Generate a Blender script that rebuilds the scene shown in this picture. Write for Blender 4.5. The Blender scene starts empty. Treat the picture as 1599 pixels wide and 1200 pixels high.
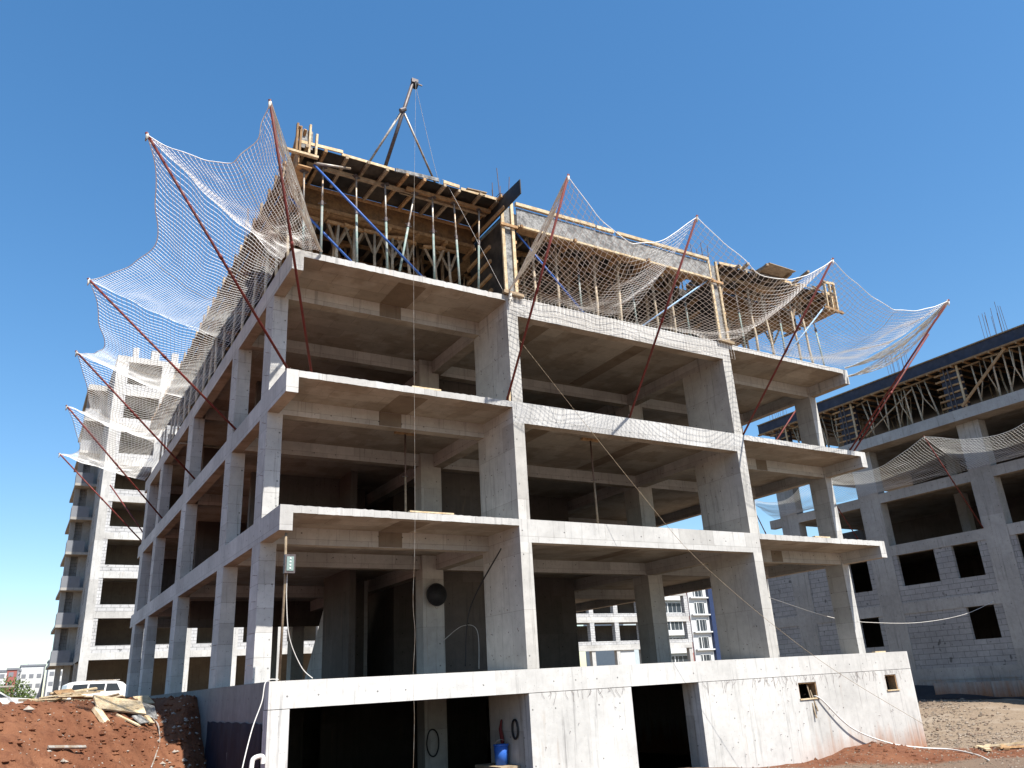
import bpy, math, random
from mathutils import Vector, Matrix, noise
R_ = random.Random(7)
C = bpy.context.scene.collection
sc = bpy.context.scene

# ------------------------------------------------------------------ camera
CAM = Vector((-4.3547, -16.2713, -0.3032)); FOC = 1249.21
F = Vector((0.4938243, 0.7955199, 0.35112056)); RT = Vector((0.85890972, -0.50925066, -0.05420206)); UP = Vector((-0.13568956, -0.32834716, 0.93476012))
cd = bpy.data.cameras.new('camera'); cam = bpy.data.objects.new('camera', cd); C.objects.link(cam)
cd.sensor_width = 36; cd.lens = FOC / 1599 * 36; cd.clip_end = 6000; cd.clip_start = .05
cam.matrix_world = Matrix(((RT.x, UP.x, -F.x, CAM.x), (RT.y, UP.y, -F.y, CAM.y), (RT.z, UP.z, -F.z, CAM.z), (0, 0, 0, 1)))
sc.camera = cam
def at(px, py, ax, val):
    d = F + RT * ((px - 799.5) / FOC) + UP * ((600 - py) / FOC)
    return CAM + d * ((val - CAM[ax]) / d[ax])

# ------------------------------------------------------------------ light
SUN = Vector((0.2, -1.0, 1.42)).normalized()
EL = math.asin(SUN.z); AZ = math.atan2(SUN.x, SUN.y)
w = bpy.data.worlds.new('World'); sc.world = w; w.use_nodes = True
wn = w.node_tree; bg = wn.nodes['Background']; st = wn.nodes.new('ShaderNodeTexSky'); st.sky_type = 'NISHITA'
st.sun_disc = False; st.sun_elevation = EL; st.sun_rotation = AZ; st.altitude = 600; st.air_density = 1.15; st.dust_density = 0.6; st.ozone_density = 2.2
hsv = wn.nodes.new('ShaderNodeHueSaturation'); hsv.inputs['Saturation'].default_value = 1.40
gmm = wn.nodes.new('ShaderNodeGamma'); gmm.inputs['Gamma'].default_value = .82
wn.links.new(st.outputs[0], gmm.inputs['Color']); wn.links.new(gmm.outputs[0], hsv.inputs['Color']); wn.links.new(hsv.outputs[0], bg.inputs[0]); bg.inputs[1].default_value = 0.127
sl = bpy.data.lights.new('sun', 'SUN'); sl.energy = 5.0; sl.angle = math.radians(.53); sl.color = (1, .95, .87)
so = bpy.data.objects.new('sun', sl); C.objects.link(so); so.rotation_euler = (-SUN).to_track_quat('-Z', 'Y').to_euler()
sc.view_settings.view_transform = 'Standard'; sc.view_settings.look = 'None'; sc.view_settings.exposure = 1.0; sc.view_settings.gamma = 1

# ------------------------------------------------------------------ materials
class NT:
    def __init__(s, name):
        s.m = bpy.data.materials.new(name); s.m.use_nodes = True; s.t = s.m.node_tree; s.b = s.t.nodes['Principled BSDF']
        s.b.inputs['Roughness'].default_value = .85; s.b.inputs['Specular IOR Level'].default_value = .25
    def n(s, typ, **kw):
        nd = s.t.nodes.new('ShaderNode' + typ)
        for k, v in kw.items():
            if k.startswith('_'): setattr(nd, k[1:], v)
        for k, v in kw.items():
            if k.startswith('_'): continue
            k2 = int(k[1:]) if k[0] == 'i' and k[1:].isdigit() else k.replace('__', ' ')
            s.set(nd.inputs[k2], v)
        return nd
    def set(s, inp, v):
        if isinstance(v, bpy.types.NodeSocket): s.t.links.new(v, inp)
        elif isinstance(v, bpy.types.Node): s.t.links.new(v.outputs[0], inp)
        else: inp.default_value = v
    def math(s, op, a, b=0.0, c=None):
        kw = {'_operation': op, 'i0': a, 'i1': b}
        if c is not None: kw['i2'] = c
        return s.n('Math', **kw).outputs[0]
    def mix(s, f, a, b, typ='MIX'):
        nd = s.n('Mix', _data_type='RGBA', _blend_type=typ)
        s.set(nd.inputs[0], f); s.set(nd.inputs[6], a if not isinstance(a, tuple) else (*a[:3], 1)); s.set(nd.inputs[7], b if not isinstance(b, tuple) else (*b[:3], 1))
        return nd.outputs[2]
    def rng(s, v, a, b, c, d): return s.n('MapRange', i0=v, i1=a, i2=b, i3=c, i4=d).outputs[0]
    def noise(s, vec, scale, detail=4, rough=.55):
        nd = s.n('TexNoise', Scale=scale, Detail=detail, Roughness=rough)
        if vec is not None: s.set(nd.inputs['Vector'], vec)
        return nd.outputs[0]
    def bump(s, h, strength=.3, dist=.02):
        s.set(s.b.inputs['Normal'], s.n('Bump', Strength=strength, Distance=dist, Height=h).outputs[0])
    def uv(s):
        g = s.n('NewGeometry'); p = s.n('SeparateXYZ', i0=g.outputs['Position']); q = s.n('SeparateXYZ', i0=g.outputs['True Normal'])
        gx = s.math('GREATER_THAN', s.math('ABSOLUTE', q.outputs[0]), .5); gz = s.math('GREATER_THAN', s.math('ABSOLUTE', q.outputs[2]), .5)
        ix = s.math('SUBTRACT', 1.0, gx); iz = s.math('SUBTRACT', 1.0, gz)
        u = s.math('ADD', s.math('MULTIPLY', p.outputs[0], ix), s.math('MULTIPLY', p.outputs[1], gx))
        v = s.math('ADD', s.math('MULTIPLY', p.outputs[2], iz), s.math('MULTIPLY', p.outputs[1], gz))
        s.u, s.v, s.pos, s.nz, s.pz, s.iz = u, v, g.outputs['Position'], q.outputs[2], p.outputs[2], iz
        return s.n('CombineXYZ', i0=u, i1=v).outputs[0]
def rgb(n, *c): return n.n('RGB').outputs[0]

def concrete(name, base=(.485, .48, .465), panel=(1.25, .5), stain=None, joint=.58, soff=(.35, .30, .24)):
    n = NT(name); uv = n.uv()
    br = n.n('TexBrick', _offset=.37, Vector=uv, Color1=(1, 1, 1, 1), Color2=(.80, .79, .78, 1), Mortar=(joint, joint * .97, joint * .94, 1), Scale=1.0, Mortar__Size=.006, Mortar__Smooth=.3, Bias=0.0, Brick__Width=panel[0], Row__Height=panel[1])
    mid = n.rng(n.noise(n.pos, 4.5, 6, .65), .3, .7, .89, 1.08)
    sv = n.n('CombineXYZ', i0=n.math('MULTIPLY', n.u, 5.0), i1=n.math('MULTIPLY', n.v, .22)).outputs[0]
    stre = n.rng(n.noise(sv, 1.6, 5, .7), .55, .72, 1.0, .55)
    tu = n.math('ABSOLUTE', n.math('SUBTRACT', n.math('FRACT', n.math('DIVIDE', n.u, .61)), .5)); tv = n.math('ABSOLUTE', n.math('SUBTRACT', n.math('FRACT', n.math('DIVIDE', n.v, .57)), .5))
    hole = n.math('LESS_THAN', n.math('ADD', n.math('MULTIPLY', tu, tu), n.math('MULTIPLY', tv, tv)), .0011)
    hole = n.math('MULTIPLY', n.math('MULTIPLY', hole, n.iz), n.rng(n.noise(n.pos, 2.3, 1, .5), .45, .5, 0.0, .6))
    big = n.math('SUBTRACT', n.rng(n.noise(n.pos, .55, 5, .6), .3, .72, .80, 1.10), hole)
    pit = n.rng(n.noise(n.pos, 21, 2, .5), .67, .72, 1.0, .62)
    k = n.math('MULTIPLY', n.math('MULTIPLY', big, mid), pit)
    k = n.math('MULTIPLY', k, n.math('ADD', n.math('MULTIPLY', stre, n.iz), n.math('SUBTRACT', 1.0, n.iz)))
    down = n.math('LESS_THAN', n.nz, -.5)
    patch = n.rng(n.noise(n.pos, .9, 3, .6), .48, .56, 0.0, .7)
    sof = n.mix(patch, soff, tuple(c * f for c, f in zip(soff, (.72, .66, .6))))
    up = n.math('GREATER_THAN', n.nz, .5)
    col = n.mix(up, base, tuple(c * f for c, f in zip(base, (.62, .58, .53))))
    col = n.mix(down, col, sof)  # undersides browner: board stain, plus red soil bounce put into the colour
    col = n.mix(1.0, col, br.outputs[0], 'MULTIPLY')
    rst = n.rng(n.noise(n.n('CombineXYZ', i0=n.math('MULTIPLY', n.u, 3.1), i1=n.math('MULTIPLY', n.v, .3)).outputs[0], 1.1, 4, .65), .64, .76, 0.0, .38)
    col = n.mix(n.math('MULTIPLY', rst, n.iz), col, (.27, .19, .12))
    if stain:
        z0, z1, amt = stain
        f = n.math('MULTIPLY', n.rng(n.math('ADD', n.pz, n.math('MULTIPLY', n.noise(sv, .9, 4, .6), -1.5)), z0 - .8, z1 - .8, 1.0, 0.0), amt)
        if name == 'wall_concrete': f = n.math('MULTIPLY', f, n.rng(n.n('SeparateXYZ', i0=n.pos).outputs[0], 13.5, 16, 0.0, 1.0))
        col = n.mix(f, col, (.30, .125, .05))
    col = n.mix(1.0, col, n.n('CombineColor', i0=k, i1=k, i2=k).outputs[0], 'MULTIPLY')
    n.set(n.b.inputs['Base Color'], col)
    h = n.math('ADD', n.math('MULTIPLY', n.noise(n.pos, 30, 4, .7), .5), n.math('MULTIPLY', br.outputs[1], -.5))
    n.bump(h, .35, .012)
    return n.m
def blockwork(name, base, mortar, w=.62, h=.255, ms=.009):
    n = NT(name); uv = n.uv()
    br = n.n('TexBrick', _offset=.5, Vector=uv, Color1=(1, 1, 1, 1), Color2=(.90, .90, .91, 1), Mortar=(*mortar, 1), Scale=1.0, Mortar__Size=ms, Mortar__Smooth=.2, Bias=0.0, Brick__Width=w, Row__Height=h)
    k = n.math('MULTIPLY', n.rng(n.noise(n.pos, .7, 5, .6), .3, .7, .8, 1.1), n.rng(n.noise(n.pos, 7, 5, .7), .3, .7, .86, 1.08))
    k = n.math('MULTIPLY', k, n.rng(n.noise(n.pos, 3.1, 1, .5), .70, .74, 1.0, .45))
    col = n.mix(1.0, base, br.outputs[0], 'MULTIPLY')
    col = n.mix(1.0, col, n.n('CombineColor', i0=k, i1=k, i2=k).outputs[0], 'MULTIPLY')
    n.set(n.b.inputs['Base Color'], col); n.bump(n.math('MULTIPLY', br.outputs[1], -1.0), .25, .01)
    return n.m
def plain(name, base, var=.25, scale=9, rough=.75, metal=0.0, second=None, rand=0.0, bump=.2):
    n = NT(name); g = n.n('NewGeometry').outputs['Position']
    ns = n.noise(g, scale, 6, .65)
    k = n.rng(ns, .28, .72, 1 - var, 1 + var)
    if rand:
        k = n.math('MULTIPLY', k, n.rng(n.n('ObjectInfo').outputs['Random'], 0.0, 1.0, 1 - rand, 1 + rand))
    col = base
    if second: col = n.mix(n.rng(n.noise(g, scale * .35, 5, .7), .44, .6, 0.0, 1.0), base, second)
    col = n.mix(1.0, col, n.n('CombineColor', i0=k, i1=k, i2=k).outputs[0], 'MULTIPLY')
    n.set(n.b.inputs['Base Color'], col); n.b.inputs['Roughness'].default_value = rough; n.b.inputs['Metallic'].default_value = metal
    if bump: n.bump(ns, bump, .01)
    return n.m

M = {}
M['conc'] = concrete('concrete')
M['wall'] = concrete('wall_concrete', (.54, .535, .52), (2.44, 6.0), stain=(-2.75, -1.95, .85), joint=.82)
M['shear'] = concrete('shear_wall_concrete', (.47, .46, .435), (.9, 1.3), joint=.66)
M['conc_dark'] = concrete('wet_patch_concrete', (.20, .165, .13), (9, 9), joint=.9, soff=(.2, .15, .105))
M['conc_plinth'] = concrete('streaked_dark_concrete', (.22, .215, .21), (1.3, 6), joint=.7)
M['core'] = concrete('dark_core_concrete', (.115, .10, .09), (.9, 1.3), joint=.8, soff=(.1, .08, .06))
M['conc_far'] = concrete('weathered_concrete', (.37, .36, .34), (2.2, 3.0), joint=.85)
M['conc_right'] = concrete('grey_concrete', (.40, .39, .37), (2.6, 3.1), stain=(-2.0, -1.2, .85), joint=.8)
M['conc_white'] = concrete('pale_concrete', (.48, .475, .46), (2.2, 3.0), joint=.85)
M['block'] = blockwork('aerated_blockwork', (.34, .335, .33), (.38, .38, .38), .62, .27, .011)
M['block_white'] = blockwork('pale_blockwork', (.45, .45, .45), (.5, .5, .5), .62, .255, .022)
M['timber'] = plain('fresh_timber', (.34, .21, .105), .3, 14, .8, second=(.25, .15, .075), rand=.25)
M['timber_pale'] = plain('sunbleached_timber', (.52, .42, .28), .22, 16, .8, second=(.42, .31, .18), rand=.15)
M['timber_dark'] = plain('dark_brown_boards', (.17, .10, .048), .35, 10, .85, second=(.11, .07, .04))
M['timber_grey'] = plain('weathered_timber', (.30, .235, .16), .3, 14, .85, second=(.22, .165, .11), rand=.25)
M['pole_timber'] = plain('peeled_pole_timber', (.46, .39, .29), .25, 12, .85, second=(.34, .27, .19), rand=.2)
M['ply_dark'] = plain('dark_film_plywood', (.022, .020, .019), .5, 3, .55, second=(.06, .05, .04))
M['ply_navy'] = plain('navy_film_plywood', (.030, .034, .055), .35, 3, .5, second=(.045, .045, .06))
M['ply_grey'] = plain('cement_smeared_plywood', (.235, .235, .23), .5, 16, .8, second=(.10, .10, .10))
M['red'] = plain('red_oxide_steel', (.145, .026, .022), .25, 9, .6, rand=.15, second=(.11, .03, .022))
M['green'] = plain('grey_green_painted_steel', (.17, .235, .215), .25, 14, .5, second=(.27, .28, .26), rand=.2)
M['steel'] = plain('galvanised_steel', (.40, .38, .35), .3, 14, .5, metal=.3, second=(.3, .22, .15), rand=.2)
M['darksteel'] = plain('dark_steel', (.10, .085, .085), .3, 14, .5, metal=.3)
M['blue'] = plain('blue_painted_steel', (.045, .12, .38), .2, 10, .45)
M['paleblue'] = plain('pale_blue_painted_steel', (.25, .38, .55), .2, 10, .45)
M['rebar'] = plain('rusty_rebar', (.12, .085, .075), .3, 20, .7)
M['net'] = plain('white_nylon_net', (.86, .85, .82), .1, 8, .8, bump=0)
M['net_grey'] = plain('grey_nylon_net', (.52, .52, .50), .1, 8, .8, bump=0)
M['rope'] = plain('white_rope', (.68, .65, .58), .15, 30, .85)
M['wire'] = plain('pale_cable', (.55, .53, .50), .15, 20, .6)
M['blackcable'] = plain('black_cable', (.02, .02, .022), .2, 20, .5)
M['rubber'] = plain('black_rubber', (.018, .018, .02), .3, 8, .6)
M['tarp'] = plain('navy_membrane', (.008, .010, .022), .3, 3, .75)
M['blackmembrane'] = plain('black_membrane', (.025, .026, .03), .4, 5, .6)
M['white'] = plain('white_paint', (.75, .75, .74), .05, 4, .3, bump=0)
M['whiteplastic'] = plain('white_plastic_pipe', (.72, .71, .68), .08, 6, .4, bump=0)
M['glass'] = plain('tinted_glass', (.03, .037, .045), .1, 2, .12, bump=0)
M['lens'] = plain('floodlight_lens', (.20, .27, .25), .1, 40, .25, bump=0)
M['bluepl'] = plain('blue_plastic', (.03, .11, .42), .1, 10, .4, bump=0)
M['redrag'] = plain('red_cloth', (.12, .02, .02), .2, 10, .8)
M['rubble'] = plain('pale_rubble', (.30, .265, .225), .3, 8, .9)
M['gravel'] = plain('dusty_gravel', (.235, .195, .155), .4, 6, .95, second=(.16, .11, .08))
M['render_white'] = plain('white_render', (.50, .51, .51), .08, 3, .8)
M['render_pale'] = plain('pale_blue_grey_render', (.36, .41, .43), .07, 2, .8)
M['render_red'] = plain('red_render', (.26, .09, .08), .1, 2, .8)
M['render_grey_and_shade'] = plain('grey_render_and_shade', (.17, .18, .20), .1, 2, .8)
M['render_navy'] = plain('navy_cladding', (.022, .035, .085), .15, 2, .4)
M['leaf'] = plain('leaves', (.075, .11, .028), .45, 3, .7, second=(.05, .075, .02), bump=0)
M['bark'] = plain('bark', (.12, .085, .055), .3, 9, .9)
M['wheel'] = M['rubber']

def ground_mat():
    n = NT('soil'); g = n.n('NewGeometry').outputs['Position']; p = n.n('SeparateXYZ', i0=g)
    a = n.noise(g, .7, 6, .65); b = n.noise(g, 5, 6, .7); c = n.noise(g, 34, 3, .6)
    red = n.mix(n.rng(a, .35, .65, 0.0, 1.0), (.125, .046, .022), (.185, .08, .041))
    red = n.mix(n.rng(b, .5, .66, 0.0, .75), red, (.085, .03, .015))
    beige = n.mix(n.rng(b, .3, .7, 0.0, 1.0), (.185, .135, .093), (.25, .195, .14))
    beige = n.mix(n.rng(a, .5, .64, 0.0, .5), beige, (.32, .27, .215))
    xa = n.math('ADD', p.outputs[0], n.math('MULTIPLY', a, 2.0))
    f = n.rng(xa, 1.6, 2.6, 0.0, 1.0)
    heap = n.math('ADD', n.math('MULTIPLY', n.math('SUBTRACT', p.outputs[0], 17.0), .2), n.math('MULTIPLY', n.math('ADD', p.outputs[1], .6), .55))
    hp = n.rng(n.math('ADD', n.math('MULTIPLY', heap, heap), a), 1.1, 1.5, 0.0, 1.0)
    f = n.math('MULTIPLY', f, hp)
    far = n.rng(n.math('ADD', p.outputs[1], n.math('MULTIPLY', a, 6.0)), 20, 30, 0.0, 1.0)
    f = n.math('MAXIMUM', f, far)
    yard = n.rng(n.math('ADD', p.outputs[0], n.math('MULTIPLY', a, 2.0)), 19.5, 22.5, 0.0, 1.0)
    beige = n.mix(n.math('MAXIMUM', yard, far), (.15, .105, .075), beige)
    col = n.mix(f, red, beige)
    col = n.mix(n.rng(c, .69, .73, 0.0, .6), col, (.42, .36, .29))
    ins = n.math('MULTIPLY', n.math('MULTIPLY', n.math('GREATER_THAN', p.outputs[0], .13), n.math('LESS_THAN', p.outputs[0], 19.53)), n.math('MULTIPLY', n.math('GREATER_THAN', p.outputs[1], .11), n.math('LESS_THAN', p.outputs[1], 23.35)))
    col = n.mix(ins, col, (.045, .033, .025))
    n.set(n.b.inputs['Base Color'], col); n.b.inputs['Roughness'].default_value = .95
    n.bump(n.math('ADD', n.math('MULTIPLY', b, .8), n.math('MULTIPLY', c, .4)), .8, .07)
    return n.m
M['soil'] = ground_mat()

# ------------------------------------------------------------------ mesh helpers
class MB:
    def __init__(s): s.v = []; s.f = []; s.smooth = False
    def add(s, vs, fs):
        o = len(s.v); s.v += [Vector(v) for v in vs]; s.f += [tuple(i + o for i in f) for f in fs]; return s
    def box(s, x0, x1, y0, y1, z0, z1):
        return s.add([(x0, y0, z0), (x1, y0, z0), (x1, y1, z0), (x0, y1, z0), (x0, y0, z1), (x1, y0, z1), (x1, y1, z1), (x0, y1, z1)],
                     [(0, 3, 2, 1), (4, 5, 6, 7), (0, 1, 5, 4), (1, 2, 6, 5), (2, 3, 7, 6), (3, 0, 4, 7)])
    def bar(s, p, q, w, h, up=(0, 0, 1)):
        p, q = Vector(p), Vector(q); d = (q - p).normalized(); u = Vector(up)
        if abs(d.dot(u)) > .95: u = Vector((0, 1, 0)) if abs(d.y) < .9 else Vector((1, 0, 0))
        a = d.cross(u).normalized(); u = a.cross(d); a = a * w / 2; u = u * h / 2
        vs = [p - a - u, p + a - u, p + a + u, p - a + u, q - a - u, q + a - u, q + a + u, q - a + u]
        return s.add(vs, [(0, 1, 2, 3), (7, 6, 5, 4), (0, 4, 5, 1), (1, 5, 6, 2), (2, 6, 7, 3), (3, 7, 4, 0)])
    def tube(s, pts, r, n=8, cap=True):
        pts = [Vector(p) for p in pts]; k = len(pts); rr = r if isinstance(r, (list, tuple)) else [r] * k
        ref = None; vs = []
        for i in range(k):
            d = (pts[min(i + 1, k - 1)] - pts[max(i - 1, 0)])
            d = d.normalized() if d.length > 1e-9 else Vector((0, 0, 1))
            if ref is None: ref = Vector((0, 0, 1)) if abs(d.z) < .9 else Vector((1, 0, 0))
            a = d.cross(ref)
            if a.length < 1e-6: a = d.orthogonal()
            a.normalize(); b = a.cross(d); ref = b
            vs += [pts[i] + (a * math.cos(2 * math.pi * j / n) + b * math.sin(2 * math.pi * j / n)) * rr[i] for j in range(n)]
        fs = [(i * n + j, i * n + (j + 1) % n, (i + 1) * n + (j + 1) % n, (i + 1) * n + j) for i in range(k - 1) for j in range(n)]
        if cap: fs += [tuple(range(n - 1, -1, -1)), tuple((k - 1) * n + j for j in range(n))]
        return s.add(vs, fs)
    def prism(s, prof, axis, a, b):
        # prof: 2-D outline; axis: extrusion axis index
        def mk(p, t):
            o = [0, 0, 0]; r = [i for i in range(3) if i != axis]; o[r[0]], o[r[1]] = p; o[axis] = t; return o
        k = len(prof)
        return s.add([mk(p, a) for p in prof] + [mk(p, b) for p in prof], [tuple(range(k)), tuple(range(2 * k - 1, k - 1, -1))] + [(i, k + i, k + (i + 1) % k, (i + 1) % k) for i in range(k)])
    def build(s, name, mat, parent=None, smooth=None):
        me = bpy.data.meshes.new(name); off = parent.matrix_world_origin if False else (Vector(parent['_o']) if parent is not None and '_o' in parent else Vector())
        me.from_pydata([v - off for v in s.v], [], s.f); me.validate(); me.update()
        import bmesh
        bm = bmesh.new(); bm.from_mesh(me); bmesh.ops.recalc_face_normals(bm, faces=bm.faces); bm.to_mesh(me); bm.free()
        if smooth or (smooth is None and s.smooth): me.polygons.foreach_set('use_smooth', [True] * len(me.polygons))
        me.materials.append(M[mat] if isinstance(mat, str) else mat)
        o = bpy.data.objects.new(name, me); C.objects.link(o)
        if parent is not None: o.parent = parent
        o['_o'] = off
        return o
def tag(o, label=None, cat=None, group=None, kind=None):
    if label: o['label'] = label
    if cat: o['category'] = cat
    if group: o['group'] = group
    if kind: o['kind'] = kind
    return o
def thing(name, label, cat, loc=(0, 0, 0), group=None):
    o = bpy.data.objects.new(name, None); C.objects.link(o); o.location = loc; o['_o'] = Vector(loc); o.empty_display_size = .3
    return tag(o, label, cat, group)
KIDS = {}
def copy_tree(o, parent=None):
    c = o.copy(); C.objects.link(c); c.parent = parent
    for ch in list(o.children): copy_tree(ch, c)
    return c
def box(name, mat, parent, *b): return MB().box(*b).build(name, mat, parent)
ORD = 'first second third fourth fifth sixth seventh eighth ninth tenth eleventh twelfth thirteenth fourteenth fifteenth sixteenth seventeenth eighteenth nineteenth twentieth'.split()
def jit(a): return R_.uniform(-a, a)

# ------------------------------------------------------------------ ground
Z1, Z2, Z3, Z4 = 3.411, 6.411, 9.411, 12.411
X1, X1R, X2, X2R, XR, YE = 5.72, 6.04, 13.53, 13.87, 19.66, 23.46
def sm(t): t = max(0, min(1, t)); return t * t * (3 - 2 * t)
def fbm(x, y, s): return noise.fractal(Vector((x * s, y * s, 3.7)), 1.0, 2.1, 5)
def hgt(x, y):
    if .12 < x < XR - .12 and .12 < y < YE - .1: return -3.3
    # right hand yard, falling away along the plinth
    g = -2.0 - .85 * sm((x - 2) / 16)
    g += .75 * sm((x - 22) / 13) * sm((y + 2) / 8)
    # mound of excavated soil against the left side
    toe = 3.0 + 1.5 * (x + 1) if x < -1 else 3.0 + 1.9 * (x + 1)
    slope = .40 + .5 * sm((x + 1.2) / 1.2)
    m = max(0, min(1, (y - toe) * slope / 1.95)); m = m * .75 + sm(m) * .25
    side = sm((3 - x) / 3) if y < 0 else (1 if x < 3 else 0)
    if y > YE - 1: side = max(side, sm((y - YE + 1) / 3) * (1 - sm((x - 24) / 8) * (1 - sm((y - 40) / 20))))
    top = -.15 - .1 * sm((y - 12) / 25)
    z = g + (top - g) * m * side
    far = sm((y - 70) / 60); z = z * (1 - far) - .3 * far
    near = 1 - sm((math.hypot(x + 3, y - 3) - 16) / 20)
    if -14 < x < .2: z += (.12 * fbm(x, y, .7) + .075 * fbm(x + 9, y, 2.6) + .045 * fbm(x, y + 5, 8)) * near * (1.2 if m > .02 and m < .9 else .35)
    else: z += .05 * fbm(x, y, .6) + .02 * fbm(x, y, 4)
    if y < .3 and 10 < x < 24: z += (.42 + .1 * fbm(x, y, 1.5)) * math.exp(-((x - 17.0) / 2.0) ** 2) * sm((y + 2.4) / 2.3)
    return z
def axis(parts):
    out = []
    for a, b, st_ in parts:
        k = max(1, int(round((b - a) / st_)))
        out += [a + (b - a) * i / k for i in range(k)]
    return out + [parts[-1][1]]
xs = axis([(-2500, -400, 350), (-400, -60, 40), (-60, -12, 4), (-12, -6.5, .5), (-6.5, .1, .075), (.1, .14, .04), (.14, 9.5, 1.2), (9.5, 19.5, .2), (19.5, 19.56, .06), (19.56, 24, .2), (24, 37, .4), (37, 80, 4), (80, 400, 40), (400, 2500, 350)])
ys = axis([(-2500, -400, 350), (-400, -40, 40), (-40, -17, 2), (-17, -5, .4), (-5, .08, .1), (.08, .14, .06), (.14, 10, .1), (10, 23.3, .4), (23.3, 23.4, .1), (23.4, 60, 1.5), (60, 400, 30), (400, 2500, 350)])
gm = MB(); nx = len(xs)
gm.v = [Vector((x, y, hgt(x, y))) for y in ys for x in xs]
gm.f = [(j * nx + i, j * nx + i + 1, (j + 1) * nx + i + 1, (j + 1) * nx + i) for j in range(len(ys) - 1) for i in range(nx - 1)]
tag(gm.build('ground', 'soil', smooth=True), kind='structure')

# ------------------------------------------------------------------ main building: concrete frame
B = thing('concrete_frame_building', 'half built grey concrete frame of open storeys with netting poles round its top', 'building')
HB = .555; HS = .527
YB1, YB2 = 1.53, 1.82                                     # set-back beam behind the balconies
rows = [4.75, 11.6, 17.9]                               # inner beam lines along x
for k, z in ((1, Z1), (2, Z2), (3, Z3)):
    zb = z - HB; zs = z - .16
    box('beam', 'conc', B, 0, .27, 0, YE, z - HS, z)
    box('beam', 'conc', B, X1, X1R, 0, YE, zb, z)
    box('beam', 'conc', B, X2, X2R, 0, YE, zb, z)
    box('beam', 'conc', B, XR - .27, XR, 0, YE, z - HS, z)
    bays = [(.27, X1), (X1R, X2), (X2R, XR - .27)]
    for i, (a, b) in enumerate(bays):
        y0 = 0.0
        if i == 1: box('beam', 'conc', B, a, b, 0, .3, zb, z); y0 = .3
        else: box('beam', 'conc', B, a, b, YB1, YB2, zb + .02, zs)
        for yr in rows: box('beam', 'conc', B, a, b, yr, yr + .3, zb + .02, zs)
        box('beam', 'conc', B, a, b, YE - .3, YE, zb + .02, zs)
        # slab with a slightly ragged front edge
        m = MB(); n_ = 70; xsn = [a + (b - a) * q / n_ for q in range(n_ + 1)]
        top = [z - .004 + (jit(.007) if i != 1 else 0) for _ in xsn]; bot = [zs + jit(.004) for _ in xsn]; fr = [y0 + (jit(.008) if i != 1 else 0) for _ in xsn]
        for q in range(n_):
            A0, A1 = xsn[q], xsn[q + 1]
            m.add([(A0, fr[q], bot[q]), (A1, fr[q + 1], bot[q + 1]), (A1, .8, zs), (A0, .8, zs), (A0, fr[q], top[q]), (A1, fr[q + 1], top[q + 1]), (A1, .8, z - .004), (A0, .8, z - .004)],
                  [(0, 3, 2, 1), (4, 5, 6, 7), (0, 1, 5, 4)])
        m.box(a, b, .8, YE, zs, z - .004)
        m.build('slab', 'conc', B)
levels = [(0, Z1), (Z1, Z2), (Z2, Z3)]
LC = [(1.5, 2.2), (5.1, 5.85), (11.6, 12.5), (18.0, 18.75), (21.7, 22.6)]
for (z0, z1) in levels:
    for (a, b) in LC: box('column', 'conc', B, .003, .36, a, b, z0, z1 - .161)
    for (a, b) in LC: box('column', 'conc', B, XR - .33, XR - .003, a, b, z0, z1 - .161)
    box('shear_wall', 'shear', B, X1, X1R, 0, 1.85, z0, z1 - HB)
    box('shear_wall', 'shear', B, X2, X2R, 0, 1.85, z0, z1 - HB)
    box('column', 'shear', B, 5.30, 5.95, 4.62, 5.1, z0, z1 - .161)
    box('column', 'shear', B, X2 + .02, X2 + .62, 4.7, 5.5, z0, z1 - .161)
    for (xa, ya) in ((5.5, 11.5), (X2, 11.5), (5.5, 17.8), (X2, 17.8), (X1, 22.6), (X2, 22.6)): box('column', 'shear', B, xa, xa + .5, ya, ya + .6, z0, z1 - .161)
# stair and lift core walls, dark inside
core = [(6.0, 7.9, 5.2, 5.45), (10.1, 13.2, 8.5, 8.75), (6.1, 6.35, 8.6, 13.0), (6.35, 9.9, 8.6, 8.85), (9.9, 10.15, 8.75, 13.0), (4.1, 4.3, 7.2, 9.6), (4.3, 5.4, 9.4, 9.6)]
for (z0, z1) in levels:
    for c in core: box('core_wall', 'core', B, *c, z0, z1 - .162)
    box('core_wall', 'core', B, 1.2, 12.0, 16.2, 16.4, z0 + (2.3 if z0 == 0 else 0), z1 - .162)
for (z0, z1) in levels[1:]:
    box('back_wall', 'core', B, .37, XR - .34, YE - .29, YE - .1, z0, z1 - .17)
    box('light_blocking_wall', 'core', B, 1.3, 4.6, 8.3, 8.5, z0, z1 - .165)  # unseen walls added to block daylight and darken the deep storeys
    box('light_blocking_wall', 'core', B, 12.6, 12.8, 9, YE - .4, z0, z1 - .165)
    box('light_blocking_wall', 'core', B, 4.6, 4.8, 9.8, 22, z0, z1 - .165)
MB().prism([(9.6, 0), (12.3, 0), (12.3, .25), (9.8, 3.2), (9.6, 3.2)], 0, 4.4, 5.6).build('stair_flight', 'conc', B)
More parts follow.
